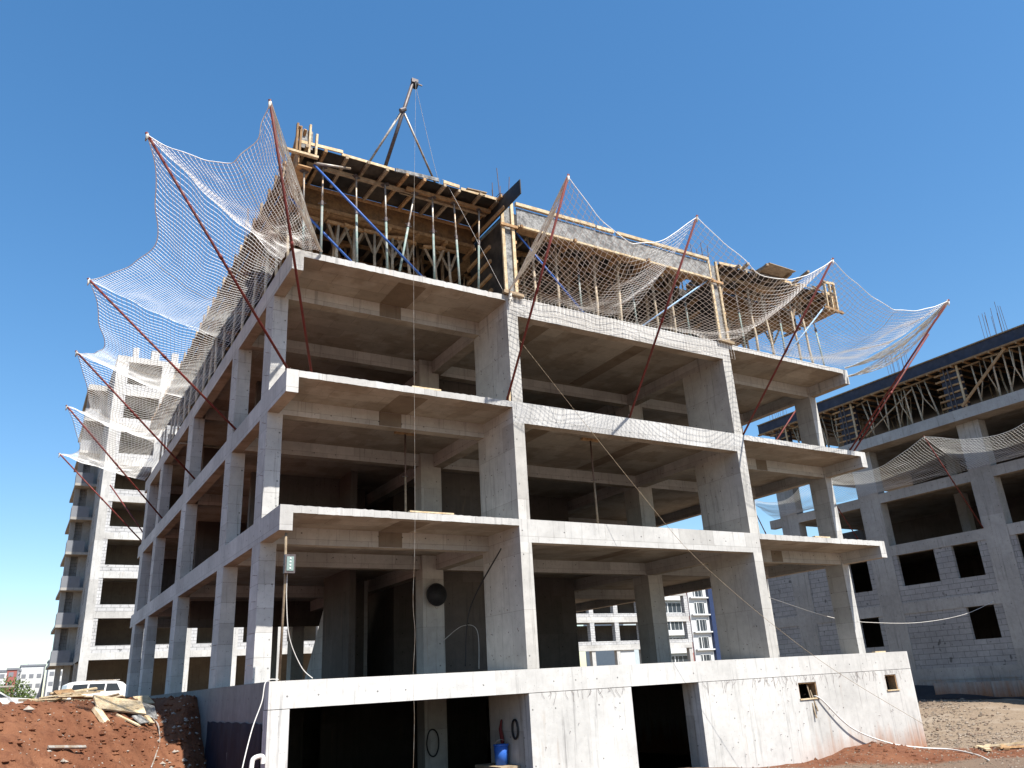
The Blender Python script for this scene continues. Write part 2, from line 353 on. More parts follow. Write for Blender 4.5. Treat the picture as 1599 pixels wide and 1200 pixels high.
# ground slab and plinth
m = MB().box(.3, XR - .3, .3, YE - .3, -.16, -.003); m.build('slab', 'conc', B)
zb = -.5
pl = [(-.05, XR - .05, 0, .3, zb, 0)]
box('ring_beam', 'wall', B, -.05, XR - .05, 0, .3, zb, 0)
box('pier', 'wall', B, -.05, .36, .002, .32, -3.6, zb - .012)
box('basement_wall', 'wall', B, X1, 8.62, .002, .3, -3.6, zb - .012)
m = MB(); wins = [(14.46, 15.2, -1.1, -.69), (18.28, 18.81, -1.06, -.64)]
x = 10.8
for a, b, c, d in wins: m.box(x, a, .002, .3, -3.6, zb - .012).box(a, b, .002, .3, -3.6, c).box(a, b, .002, .3, d, zb - .012); x = b
m.box(x, XR - .05, .002, .3, -3.6, zb - .012); m.build('basement_wall', 'wall', B)
box('basement_wall', 'conc_plinth', B, -.05, .25, .32, YE, -3.6, 0)
box('basement_wall', 'wall', B, XR - .35, XR - .05, .3, YE, -3.6, 0)
box('basement_wall', 'conc', B, .25, XR - .35, YE - .3, YE, -3.6, -.16)
box('shear_wall', 'shear', B, X1, X1R, .3, 1.85, -3.6, -.16)
box('shear_wall', 'shear', B, X2, X2R, .3, 1.85, -3.6, -.16)
box('column', 'shear', B, 5.30, 5.95, 4.62, 5.1, -3.3, -.16)
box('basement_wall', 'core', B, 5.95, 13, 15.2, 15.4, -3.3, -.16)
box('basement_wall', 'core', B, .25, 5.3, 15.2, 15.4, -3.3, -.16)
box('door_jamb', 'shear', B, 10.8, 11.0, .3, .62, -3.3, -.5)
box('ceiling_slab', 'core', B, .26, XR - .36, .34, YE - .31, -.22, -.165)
for (xa, xb_) in ((2.75, 3.35),):
    for (z0, z1) in levels: box('cast_patch', 'conc_dark', B, xa, xb_, YB1 - .003, YB1 + .1, z1 - HB + .03, z1 - .17); box('cast_patch', 'conc_dark', B, xa, xb_ + .15, .25, YB1, z1 - .166, z1 - .155)
for (z0, z1) in levels[:2]: box('cast_patch', 'conc_dark', B, 16.0, 16.5, YB1 - .003, YB1 + .1, z1 - HB + .03, z1 - .17)
for (xa, xb_) in ((7.2, 7.75), (10.9, 11.4)):
    for (z0, z1) in levels: box('cast_patch', 'conc_dark', B, xa, xb_, .5, 4.6, z1 - .166, z1 - .155)
# tie wires and form nails left in the shear walls: nobody could count them
def ties(name, xf, y0, y1, par):
    m = MB()
    for (z0, z1) in levels:
        for yy in (.35, .75, 1.15, 1.55):
            for zz in range(5):
                if R_.random() < .2: continue
                z = z0 + .35 + zz * .5 + jit(.04); y = yy + jit(.05)
                m.bar((xf, y, z), (xf - .05, y - .06 + jit(.05), z + jit(.04)), .007, .007)
    o = m.build(name, 'rebar', par); tag(o, kind='stuff')
ties('tie_wire', X1, 0, 1.8, B); ties('tie_wire', X2, 0, 1.8, B)
m = MB()
for (z0, z1) in levels:
    for (a, b) in LC[:4]:
        for zz in range(4):
            z = z0 + .4 + zz * .6 + jit(.05); y = a + .1 + jit(.03); m.bar((0, y, z), (-.09, y - .02 + jit(.05), z + jit(.02)), .008, .008)
tag(m.build('tie_wire', 'rebar', B), kind='stuff')
m = MB()
for i in range(120):
    x = R_.uniform(5.9, 19.3); z = -.5 + jit(.02)
    if 8.5 < x < 10.9: continue
    m.tube([(x, .003, z), (x + jit(.04), -.02, z - .05), (x + jit(.12), -.012, z - R_.uniform(.06, .32))], .0028, 4)
for i in range(40):
    x = R_.uniform(6, 19.3); z = -R_.uniform(.7, 2.3)
    if 8.5 < x < 10.9: continue
    m.bar((x, .003, z), (x + jit(.03), -.04, z + jit(.03)), .008, .008)
tag(m.build('tie_wire', 'rebar', B), kind='stuff')
# timber lining of the two basement window holes
for i, (a, b, c, d) in enumerate(wins):
    t = thing('window_formwork', ['raw timber box lining basement window hole with stick poking out', 'raw timber box lining small basement window hole at right end'][i], 'formwork frame', (a, 0, c), 'timber linings of the basement window holes')
    box('sill_board', 'timber_pale', t, a - .03, b + .03, -.03, .28, c - .035, c)
    box('head_board', 'timber', t, a, b, .02, .28, d - .03, d - .002)
    box('jamb_board', 'timber', t, a + .002, a + .03, .02, .28, c, d - .03); box('jamb_board', 'timber', t, b - .03, b - .002, .02, .28, c, d - .03)
m = MB().bar((14.92, .1, -.75), (14.9, -.06, -1.62), .045, .02).bar((14.97, .06, -.9), (15.02, -.05, -1.45), .04, .02)
tag(m.build('timber_stick', 'timber_grey'), 'splintered timber stick hanging out of left basement window hole', 'timber stick')

# ------------------------------------------------------------------ formwork of the next slab
ZD = 12.26                                               # underside of the plywood
def deck(lab, x0, x1, y0, y1, front, panel='ply_dark', joist_out=.16, step=.55, bearers=(), jl=None):
    t = thing('slab_formwork', lab, 'formwork deck', (x0, y0, ZD), 'plywood formwork decks of the top slab')
    box('plywood_panel', panel, t, x0, x1, y0, y1, ZD, ZD + .021)
    k = int((x1 - x0) / step)
    for i in range(k + 1):
        x = x0 + .1 + (x1 - x0 - .2) * i / k + jit(.06); yo = y0 - joist_out * R_.uniform(.25, 1.0) * (1 if front else 0)
        if front and R_.random() < .18: yo -= R_.uniform(.1, .28)
        ye = y0 + jl if jl else y1
        MB().bar((x + jit(.05), yo, ZD - .045 + jit(.008)), (x + jit(.12), ye + jit(.2), ZD - .045), .075, .085).build('joist', R_.choice(['timber', 'timber_grey', 'timber_grey', 'timber']), t)
    for (yb, xa, xb, mt) in bearers:
        MB().bar((xa, yb, ZD - .135), (xb, yb + jit(.08), ZD - .135), .09, .09).build('bearer', mt, t)
    if front:
        a = x0
        while a < x1 - .3:
            b = min(x1, a + R_.uniform(.45, 1.5)); mt = R_.choice(['timber_pale', 'timber_pale', 'timber_grey', 'ply_grey'])
            MB().bar((a, y0 - .03 + jit(.04), ZD + .065 + jit(.03)), (b - .015, y0 - .03 + jit(.04), ZD + .065 + jit(.03)), .04, R_.uniform(.05, .12)).build('edge_board', mt, t)
            if R_.random() < .35: MB().bar((a + .1, y0 - .10 - R_.uniform(0, .1), ZD + .03 + jit(.05)), (a + R_.uniform(.4, .9), y0 - .06 - R_.uniform(0, .1), ZD + .06 + jit(.05)), .08, .025).build('edge_scrap', 'timber_grey', t)
            a = b + R_.uniform(-.05, .12)
    return t
deckL = deck('dark plywood formwork deck over the balcony bay beside the long blue braces', .05, X1 - .1, -.08, 1.42, True, bearers=((.42, .35, 3.3, 'timber_grey'), (.30, 3.0, 5.55, 'timber'), (.5, 2.9, 5.5, 'timber_grey')), jl=1.45)
deckM = deck('dark plywood formwork deck behind the long cement smeared beam side', X1R + .04, X2 - .04, .32, 4.76, False, bearers=((.9, X1R + .1, X2 - .1, 'timber'), (1.9, X1R + .1, X2 - .1, 'timber'), (3.0, X1R + .1, X2 - .1, 'timber'), (4.0, X1R + .1, X2 - .1, 'timber')))
deckR = deck('dark plywood formwork deck over right end balcony bay under the sagging net', X2R + .1, XR - .05, -.08, 1.42, True, bearers=((.38, X2R + .2, 17.0, 'timber_grey'), (.48, 16.6, XR - .3, 'timber'), (1.0, X2R + .2, XR - .3, 'timber')), jl=1.45)
deckB = deck('dark plywood formwork deck deep inside behind the rows of forked props', .3, X1 + .3, 1.84, 8.5, False, step=.5, bearers=((2.6, .3, X1 - .2, 'timber'), (3.6, .3, X1 - .2, 'timber'), (4.6, .3, X1 - .2, 'timber'), (5.8, .3, X1 - .2, 'timber')))
deckB2 = deck('dark plywood formwork deck over the back half of the top storey', .3, XR - .02, 8.53, YE, False, step=1.1, bearers=((9.5, .3, XR - .3, 'timber'), (12.5, .3, XR - .3, 'timber'), (16, .3, XR - .3, 'timber'), (20, .3, XR - .3, 'timber')))
deckB3 = deck('dark plywood formwork deck inside the right end behind the balcony', X2 - .1, XR - .02, 1.84, 8.5, False, step=.6, bearers=((2.9, X2R, XR - .3, 'timber'), (4.3, X2R, XR - .3, 'timber'), (6.0, X2R, XR - .3, 'timber')))
deckM2 = deck('dark plywood formwork deck over the middle of the top storey', X1R + .32, X2 - .1, 4.77, 8.52, False, step=.8, bearers=((5.6, X1R, X2, 'timber'), (7.2, X1R, X2, 'timber')))

def beamform(lab, x0, x1, y0, y1, zb, zt, face='timber_dark', rails=True):
    t = thing('beam_formwork', lab, 'beam formwork', (x0, y0, zb), 'timber boxes for the top beams')
    box('side_panel', face, t, x0, x1, y0, y0 + .022, zb, zt)
    box('side_panel', 'ply_dark', t, x0, x1, y1 - .022, y1, zb, zt)
    box('bottom_panel', 'timber', t, x0, x1, y0 + .022, y1 - .022, zb, zb + .025)
    if rails:
        for zz in (zb + .05, zt - .06): MB().bar((x0, y0 - .025, zz), (x1, y0 - .025, zz), .045, .09).build('rail', 'timber', t)
    n_ = int((x1 - x0) / .85)
    for i in range(n_ + 1):
        x = x0 + .05 + (x1 - x0 - .1) * i / n_ + jit(.06)
        MB().bar((x, y0 - R_.uniform(.03, .2), zb - .045), (x, y1 + .2, zb - .045), .08, .085).build('crosspiece', 'timber', t)
    return t
beamform('orange brown timber beam box behind the balcony bay with blue braces', .3, X1 - .1, 1.45, 1.85, 11.56, ZD - .004)
beamform('timber beam box behind the right end balcony bay', X2R + .05, XR - .3, 1.45, 1.85, 11.56, ZD - .004)
beamform('timber beam box deep under the left deck', .35, X1 - .1, 4.6, 5.0, 11.56, ZD - .1)
beamform('timber beam box deep under the middle deck', X1R + .2, X2 - .2, 4.6, 5.0, 11.56, ZD - .1)
beamform('timber beam box deep under the right end deck', X2R + .2, XR - .3, 4.6, 5.0, 11.56, ZD - .1)
for xa_, l_ in ((X1 - .05, 'long dark beam side form running back from the first wall form'), (X2 - .05, 'long dark beam side form running back from the second wall form')):
    t = thing('beam_formwork', l_, 'beam formwork', (xa_, 1.9, 11.6), 'timber boxes for the top beams')
    box('side_panel', 'ply_dark', t, xa_, xa_ + .02, 1.9, YE, 11.6, 12.255); box('side_panel', 'ply_dark', t, xa_ + .4, xa_ + .42, 1.9, YE, 11.6, 12.255); box('bottom_panel', 'timber', t, xa_ + .02, xa_ + .4, 1.9, YE, 11.6, 11.63)
for (a_, l_) in (((5.9, 12.8, 9.0, 9.03), 'added black panel darkening the depth behind the middle bay'), ((.6, 5.4, 10.2, 10.23), 'added black panel darkening the depth behind the left deck props'), ((13.6, 16.0, 9.0, 9.03), 'added black panel darkening the depth behind the right end bay')):
    t = thing('wall_formwork', l_, 'wall formwork', (a_[0], a_[2], Z3), 'tall wall forms standing on the top slab')  # black panels added to hide the sky and darken the depth
    box('side_panel', 'ply_dark', t, *a_, Z3 + .01, 12.1)
    for zz in (9.8, 10.4, 11.0, 11.6): MB().bar((a_[0], a_[2] - .05, zz), (a_[1], a_[2] - .05, zz), .08, .09).build('waler', 'timber', t)
bm_ = beamform('timber beam box with long cement smeared grey front above the middle bay', X1R + .14, X2 - .02, -.06, .3, 11.62, 12.22, 'ply_grey', rails=False)
m = MB()
for a, b in ((X1R + .1, 8.9), (8.95, 9.6), (9.72, X2 - .05)):
    MB().bar((a, -.09, 12.33 + jit(.02)), (b, -.09, 12.33 + jit(.02)), .09, .10).build('top_rail', 'timber_pale', bm_)
MB().bar((X1R + .14, -.1, 11.60), (X2, -.1, 11.60), .07, .06).build('bottom_rail', 'timber_pale', bm_)
# side forms along the left edge, x = 0
sf = thing('edge_formwork', 'dark timber edge form running along the left flank top behind the nets', 'edge formwork', (0, .2, 11.7))
box('side_panel', 'ply_dark', sf, -.02, .005, .9, YE, 11.75, 12.38)
box('bottom_panel', 'timber_dark', sf, .005, .32, .9, YE, 11.70, 11.725); box('side_panel', 'ply_dark', sf, .30, .32, .9, YE, 11.725, 12.255)
for zz in (11.8, 12.1): MB().bar((-.06, .9, zz), (-.06, YE, zz), .07, .08).build('rail', 'timber_dark', sf)
for i in range(30):
    y = .95 + i * .76 + jit(.12); MB().bar((-.10 + jit(.015), y, 11.45 + jit(.1)), (-.06 + jit(.015), y + jit(.04), 12.36 + R_.uniform(0, .12)), .06, .08).build('stud', 'timber_dark' if i % 3 else 'timber_grey', sf)
# corner box sticking up at the front left
cf = thing('corner_formwork', 'timber corner form with tall studs at the front left top corner', 'corner formwork', (0, 0, 11.7))
box('side_panel', 'timber', cf, -.0, .03, -.1, .9, 11.72, 12.38)
box('end_panel', 'ply_grey', cf, .03, .34, -.10, -.075, 12.18, 12.72)
for x, h, mt in ((-.06, 12.78, 'timber'), (.02, 12.72, 'timber'), (.25, 12.84, 'timber_pale'), (.42, 12.62, 'timber_pale')): MB().bar((x, -.10, 12.05), (x + .0, -.16, h), .05, .09).build('stud', mt, cf)
MB().bar((-.04, .9, 11.6), (-.02, -.2, 12.7), .06, .10).build('brace', 'timber', cf); MB().bar((.1, 1.0, 11.6), (.13, -.18, 12.66), .06, .10).build('brace', 'timber', cf)
MB().bar((-.35, -.12, 11.98), (.48, -.12, 11.98), .10, .06).build('waler', 'timber_pale', cf); MB().bar((-.25, .3, 11.86), (.4, .3, 11.86), .12, .06).build('waler', 'timber', cf)
box('bottom_panel', 'timber', cf, 0, .36, -.05, 1.4, 11.68, 11.715)
cr = thing('corner_formwork', 'timber corner form with studs at the far right top corner under net', 'corner formwork', (XR, 0, 11.7))
box('side_panel', 'timber', cr, XR - .03, XR, -.1, 1.4, 11.72, 12.38); box('bottom_panel', 'timber', cr, XR - .36, XR + .06, -.08, 1.4, 11.66, 11.70)
for x_, h_ in ((XR + .03, 12.8), (XR - .22, 12.72), (XR - .5, 12.66)): MB().bar((x_, -.12, 11.6), (x_ + .02, -.15, h_), .05, .09).build('stud', 'timber_pale', cr)
MB().bar((XR - .7, -.14, 11.7), (XR + .3, -.14, 11.64), .07, .09).build('waler', 'timber', cr); MB().bar((XR - .6, -.14, 12.72), (XR + .05, -.16, 12.78), .05, .09).build('waler', 'timber_pale', cr); MB().bar((XR + .02, -.2, 12.7), (XR + .02, 1.2, 11.75), .05, .09).build('brace', 'timber', cr)
for k_, (x_, o_) in enumerate(((14.9, .5), (15.6, .7), (16.9, .55), (17.4, .9), (18.6, .6))): tag(MB().bar((x_, -o_, 12.30 + .03 * k_), (x_ + .4, .9, 12.33), .09, .08).build('loose_timber', 'timber_grey'), f'{ORD[k_]} loose timber end from the left jutting past the right end deck edge', 'timber', 'timber ends jutting past the right deck')
t = thing('plywood_sheet', 'weathered plywood sheet tilted on the right end deck edge', 'plywood sheet', (16.2, -.1, 12.36)); MB().bar((15.7, -.25, 12.42), (17.0, -.25, 12.40), .9, .02).build('sheet', 'timber_grey', t)
# black board sticking out over the shear wall
t = thing('projecting_form_panel', 'black film faced panel sticking out past the deck edge above tall black wall form', 'form panel', (5.6, -1.3, 11.7))
m = MB(); m.prism([(1.5, 11.72), (-1.25, 11.80), (-1.25, 12.24), (1.5, 12.34)], 0, 5.58, 5.604); m.build('plywood_panel', 'ply_dark', t)
MB().bar((5.545, 1.4, 11.8), (5.545, -.45, 11.84), .05, .09).build('rail', 'timber', t); MB().bar((5.545, 1.4, 12.28), (5.545, -.35, 12.26), .05, .09).build('rail', 'timber', t)
def wallform(lab, xa, xb):
    t = thing('wall_formwork', lab, 'wall formwork', (xa, 0, Z3), 'tall wall forms standing on the top slab')
    box('side_panel', 'ply_dark', t, xa - .03, xa - .004, .04, 1.85, Z3 + .02, 11.66)
    box('side_panel', 'ply_dark', t, xb + .004, xb + .03, .04, 1.85, Z3 + .02, 11.66)
    box('end_panel', 'ply_grey', t, xa, xb, 0.004, .03, Z3 + .12, 12.2)
    for x in (xa + .0, xb - .0): MB().bar((x, -.03, Z3 + .08), (x, -.03, 12.35), .09, .06, (0, 1, 0)).build('stud', 'timber_pale', t)
    MB().bar((xa - .12, -.07, Z3 + .06), (xb + .18, -.07, Z3 + .02), .1, .09).build('toe_board', 'timber_grey', t)
    for zz in (11.55,): MB().bar((xa - .1, -.09, zz), (xb + .12, -.09, zz), .06, .08).build('clamp', 'timber', t)
    for zz in (9.9, 10.5, 11.1): MB().bar((xb + .06, -.05, zz), (xb + .06, 1.7, zz), .07, .09).build('waler', 'timber', t)
    for zz in (9.75, 10.2, 10.65, 11.1): MB().bar((xa - .06, .6, zz + .1), (xa - .06, 1.95, zz), .07, .09).build('waler', 'timber', t)
    return t
wallform('tall black wall form with pale studs under the projecting black panel', X1, X1R)
wallform('tall wall form with pale studs behind net between middle and right bays', X2, X2R)

# ------------------------------------------------------------------ props
PROTO = {}
def steel_prop():
    t = thing('steel_prop', 'x', 'prop'); H = 2.5
    MB().tube([(0, 0, .01), (0, 0, 1.5)], .030, 10).build('outer_tube', 'green', t, True)
    MB().tube([(0, 0, 1.45), (0, 0, H)], .023, 10).build('inner_tube', 'steel', t, True)
    c = MB().tube([(0, 0, 1.42), (0, 0, 1.54)], .042, 10).build('collar', 'darksteel', t)
    h = MB().tube([(-.10, 0, 1.50), (.10, 0, 1.47)], .008, 6).build('handle', 'darksteel', c)
    box('base_plate', 'darksteel', t, -.07, .07, -.07, .07, 0, .01); box('head_plate', 'darksteel', t, -.1, .1, -.06, .06, H, H + .012)
    return t
def timber_prop():
    t = thing('timber_prop', 'x', 'prop'); H = 2.1
    MB().tube([(0, 0, 0), (.02, .01, .6), (-.015, 0, 1.2), (0, 0, H)], [.045, .042, .04, .036], 8).build('post', 'pole_timber', t, True)
    MB().bar((-.32, 0, H + .04), (.32, 0, H + .04), .08, .08).build('head_beam', 'timber', t)
    for s in (-1, 1): MB().bar((.02 * s, .045, H - .62), (.27 * s, .03, H), .022, .07).build('brace', 'timber_grey', t)
    return t
def forked_prop():
    t = thing('forked_prop', 'x', 'prop'); H = 2.42
    MB().tube([(0, 0, 0), (.03, .01, .7), (-.02, 0, 1.5), (0, 0, H)], [.05, .047, .043, .04], 8).build('post', 'pole_timber', t, True)
    MB().bar((0, -.45, H + .04), (0, .45, H + .04), .08, .08).build('head_beam', 'timber_grey', t)
    MB().tube([(0, .03, .35), (.02, .35, 1.4), (0, .42, H)], [.03, .03, .028], 7).build('brace', 'pole_timber', t, True)
    return t
for fn in (steel_prop, timber_prop, forked_prop): PROTO[fn.__name__] = [fn(), False]
def put(kind, foot, top, label, group, twist=0):
    p = PROTO[kind]
    if not p[1]: o = p[0]; p[1] = True
    else: o = copy_tree(p[0])
    foot, top = Vector(foot), Vector(top); d = top - foot
    H = {'steel_prop': 2.512, 'timber_prop': 2.18, 'forked_prop': 2.5}[kind]
    o.location = foot; q = Vector((0, 0, 1)).rotation_difference(d.normalized()) @ Matrix.Rotation(twist, 3, 'Z').to_quaternion()
    o.rotation_euler = q.to_euler(); o.scale = (1, 1, d.length / H)
    o['label'] = label; o['group'] = group; return o
ff = [(.72, .75), (1.62, 1.62), (2.41, 2.41), (2.72, 3.25), (3.70, 3.77), (4.43, 4.42), (4.98, 5.2)]
lab = ['steel prop nearest front left corner, under the timber corner form', 'grey green steel prop under bearer, second in front of the blue brace', 'upright steel prop crossed by long blue brace', 'steel prop leaning right beside the foot of long blue brace', 'pale steel prop just right of the long blue brace foot', 'steel prop standing second left of the black wall form', 'steel prop leaning close against the black wall form']
put('steel_prop', (.28, .12, Z3), (.22, .12, 11.66), 'green steel prop under the corner form, behind the net fringe', 'steel props along the front edge', .3)
for (a, b), l in zip(ff, lab): put('steel_prop', (a, .17, Z3), (b, .33, ZD - .18), l, 'steel props along the front edge', jit(1))
tx = [.93, 1.55, 2.05, 2.75, 3.2, 3.7, 4.45, 4.95]
for i, x in enumerate(tx):
    put('timber_prop', (x + jit(.1), 1.6, Z3), (x + jit(.12), 1.65, 11.45), f'{ORD[i]} T headed timber prop from the left under the orange brown beam box', 'timber props under the beam boxes', jit(.3))
for (x, y) in [(a, b) for b in (2.7, 3.7, 4.8, 6.2) for a in (.8, 1.7, 2.6, 3.5, 4.4, 5.2)]:
    put('timber_prop', (x + jit(.2), y + jit(.2), Z3), (x + jit(.25), y + jit(.25), ZD - .19), 'T headed timber prop in the dark rows deep under the left deck', 'timber props deep under the decks', jit(1.5))
for i in range(10):
    x = 6.35 + i * .73 + jit(.1)
    put('steel_prop' if i % 3 == 0 else 'timber_prop', (x, .55, Z3), (x + jit(.12), .5, ZD - .19 if i % 3 == 0 else ZD - .19), f'{ORD[i]} prop from the left in the front row behind the net of the middle bay', 'props along the middle bay', jit(1))
for (x, y) in [(a, b) for b in (1.6, 2.8, 3.9) for a in (6.6, 7.7, 8.8, 9.9, 11.0, 12.1, 13.1)]:
    put('timber_prop', (x + jit(.2), y + jit(.2), Z3), (x + jit(.25), y + jit(.25), ZD - .19), 'T headed timber prop in the dark rows behind the middle bay net', 'timber props deep under the decks', jit(1.5))
for i in range(8):
    x = 14.35 + i * .66 + jit(.1)
    put('steel_prop' if i % 3 == 1 else 'timber_prop', (x, .35, Z3), (x + jit(.15), .4, ZD - .19), f'{ORD[i]} prop from the left in the front row of the right end bay', 'props along the right end bay', jit(1))
for (x, y) in [(a, b) for b in (1.65, 3.0, 4.6) for a in (14.6, 15.7, 16.8, 17.9)]:
    put('timber_prop', (x + jit(.2), y + jit(.1), Z3), (x + jit(.2), y + jit(.1), 11.45 if y < 2 else ZD - .19), 'T headed timber prop behind the front row of the right end bay', 'timber props deep under the decks', jit(1))
for i in range(18):
    y = .9 + i * 1.15 + jit(.2)
    put('timber_prop', (.16, y, Z3), (.12 + jit(.08), y + jit(.2), 11.45 + .0), f'{ORD[i]} prop back from the front corner along the left flank edge form', 'props along the left flank', 1.57 + jit(.3))
def brace(a, b, r, mt, label):
    t = thing('long_brace', label, 'brace', a, 'long steel braces on the top storey'); a, b = Vector(a), Vector(b)
    MB().tube([a, b], r, 10).build('tube', mt, t, True); c = a.lerp(b, .06); MB().tube([a, c], r * .75, 8).build('end_screw', 'steel', t, True)
    m = MB().box(b.x - .08, b.x + .08, b.y - .06, b.y + .06, b.z - .03, b.z); m.build('foot_plate', 'darksteel', t)
brace((.42, .02, 11.86), (3.32, .1, 9.46), .030, 'blue', 'long bright blue steel brace slanting across the balcony bay front row')
brace((.05, .85, 11.35), (2.75, 1.35, 9.45), .030, 'blue', 'shorter blue steel brace low behind the front row of props')
brace((6.2, .12, 11.58), (8.75, .4, 9.45), .030, 'blue', 'blue steel brace behind the net at left of the middle bay')
brace((13.65, .02, 11.75), (10.5, .3, 9.45), .028, 'paleblue', 'pale blue steel brace slanting down left from the middle wall form')
brace((19.4, .05, 12.0), (16.75, .3, 9.45), .028, 'paleblue', 'pale blue steel brace beside the pole at the right end bay')
m = MB().tube([(.42, -.02, 11.88), (1.35, .0, 12.02)], .032, 8); tag(m.build('steel_tube', 'steel', smooth=True), 'short pale steel tube clamped across the prop heads by blue brace top', 'steel tube')
# single props in the storeys below
for (a, z0, z1, l) in (((4.05, 2.9), Z1, Z2, 'lone rusty steel prop in the dark second open storey of balcony bay'), ((9.3, 1.6), Z1, Z2, 'lone rusty steel prop in the second open storey middle bay'), ((.62, 3.3), 0, Z1, 'rusty steel prop standing between the two front left columns')):
    t = thing('rusty_prop', l, 'prop', (*a, z0), 'lone props in the lower storeys')
    MB().tube([(*a, z0), (*a, z0 + 1.6)], .03, 8).build('outer_tube', 'timber_grey', t, True); MB().tube([(*a, z0 + 1.55), (*a, z1 - .22)], .024, 8).build('inner_tube', 'rebar', t, True)
    box('head_plate', 'timber', t, a[0] - .3, a[0] + .3, a[1] - .06, a[1] + .06, z1 - .225, z1 - .165)
    MB().tube([(a[0] - .1, a[1], z0 + 1.6), (a[0] + .1, a[1], z0 + 1.62)], .01, 6).build('handle', 'darksteel', t)

# ------------------------------------------------------------------ starter bars
def rebar(lab, cx, cy, z, h, nx_, ny_, dx, dy, grp='starter bars rising from the columns'):
    t = thing('starter_bars', lab, 'rebar', (cx, cy, z), grp)
    for i in range(nx_):
        for j in range(ny_):
            if 0 < i < nx_ - 1 and 0 < j < ny_ - 1: continue
            x, y = cx + (i - (nx_ - 1) / 2) * dx, cy + (j - (ny_ - 1) / 2) * dy
            MB().tube([(x, y, z), (x + jit(.06), y + jit(.06), z + h * R_.uniform(.75, 1.05))], .011, 5).build('bar', 'rebar', t)
    w_, d_ = (nx_ - 1) * dx / 2 + .02, (ny_ - 1) * dy / 2 + .02
    for zz in (.28, .36): MB().tube([(cx - w_, cy - d_, z + zz), (cx + w_, cy - d_, z + zz + .03), (cx + w_, cy + d_, z + zz), (cx - w_, cy + d_, z + zz), (cx - w_, cy - d_, z + zz)], .01, 5).build('stirrup', 'rebar', t)
rebar('bunch of thin starter bars above the black projecting panel', 5.9, .7, 12.3, 1.25, 2, 4, .25, .4)
rebar('bunch of thin starter bars above the second wall form by right bay', 13.7, .8, 12.3, 1.0, 2, 4, .25, .4)
rebar('faint starter bars behind the front left corner form', .2, 1.8, 12.3, 1.0, 2, 3, .25, .3)
rebar('faint starter bars rising above the left flank edge behind net', .2, 5.5, 12.3, 1.5, 2, 3, .25, .3)

# ------------------------------------------------------------------ hoist
a0, a1 = at(645, 128, 1, -.8), at(601, 256, 2, 12.5)
t = thing('tripod_hoist', 'steel tripod hoist with pulley leaning over the top deck edge', 'hoist', a1)
jn = a1.lerp(a1 + (a0 - a1), .72); jn = at(629, 172, 1, a1.y + (a0.y - a1.y) * .68)
MB().tube([a1 - Vector((0, 0, .12)), a0], .048, 10).build('mast', 'darksteel', t, True)
for fp in ((1.84, .6), (4.02, .4)): MB().tube([(fp[0], fp[1], 12.36), jn], .030, 8).build('leg', 'steel', t, True)
g = MB().tube([jn - Vector((.07, 0, .05)), jn + Vector((.07, 0, .05))], .06, 8).build('clamp', 'darksteel', t)
pc = a0 + Vector((.06, -.03, -.12))
MB().tube([pc + Vector((-.035, 0, 0)), pc + Vector((.035, 0, 0))], .10, 16).build('pulley', 'rubber', t, True)
m = MB().box(a0.x - .05, a0.x + .13, a0.y - .05, a0.y + .03, a0.z - .04, a0.z + .08); m.bar(a0 + Vector((.05, 0, -.02)), a0 + Vector((.26, 0, -.03)), .03, .03); m.build('bracket', 'darksteel', t)
def cable(name, pts, r, mt, label, cat='cable', n=24, grp=None):
    P = [Vector(p) for p in pts]; out = []
    for i in range(len(P) - 1):
        p0, p1, p2, p3 = P[max(i - 1, 0)], P[i], P[i + 1], P[min(i + 2, len(P) - 1)]
        for q in range(n):
            u = q / n; out.append(.5 * ((2 * p1) + (p2 - p0) * u + (2 * p0 - 5 * p1 + 4 * p2 - p3) * u * u + (3 * p1 - p0 - 3 * p2 + p3) * u ** 3))
    out.append(P[-1]); return tag(MB().tube(out, r, 6).build(name, mt, smooth=True), label, cat, grp)
hz = pc + Vector((-.04, -.1, 0))
cable('hoist_rope', [hz, at(646, 400, 1, -.85), at(648, 800, 1, -.85), at(645, 935, 1, -.85), at(648, 990, 1, -.85), at(645, 1060, 1, -.85), at(647, 1120, 1, -.85), at(645, 1215, 1, -.85)], .003, 'steel', 'thin pale hoist rope hanging from the tripod pulley down the front', 'rope')
cable('hauling_rope', [pc + Vector((.05, .08, 0)), (3.9, .2, 12.6), (4.05, -.06, 12.3), (5.6, -.05, 9.5)], .005, 'wire', 'thin hauling rope slanting from the pulley down to black wall form foot', 'rope')

# ------------------------------------------------------------------ net poles
TIPS = {}
def pole(key, foot, tip, label, group='red poles holding the safety nets', r=.030):
    foot, tip = Vector(foot), Vector(tip); t = thing('net_pole', label, 'pole', foot, group)
    MB().tube([foot, tip], r, 10).build('tube', 'red', t, True)
    d = (tip - foot).normalized(); q = foot.lerp(tip, .5); MB().tube([q - d * .06, q + d * .06], r * 1.3, 10).build('joint_sleeve', 'red', t, True)
    MB().tube([foot - Vector((0, 0, .0)), foot + Vector((0, 0, .12))], .012, 6).build('anchor_pin', 'rebar', t)
    TIPS[key] = tip - d * .05
f2 = Z2 + .01
pole('p0', (.14, .25, f2), at(228, 207, 2, 10.75), 'longest red pole at left, second from the front corner, its tip in open sky')
pole('p1', (.14, 5.0, f2), at(137, 435, 2, 10.25), 'second red pole back along left flank, tip level with the bowl of net', )
pole('p2', (.14, 10.7, f2), at(118, 548, 2, 10.35), 'third red pole back along left flank, in front of the pale tower top windows')
pole('p3', (.14, 17.3, f2), at(103, 633, 2, 10.35), 'fourth red pole back along left flank, crossing the pale tower')
pole('p4', (.14, 22.7, f2), at(92, 708, 2, 10.3), 'fifth red pole back along left flank, its tip lowest and furthest left')
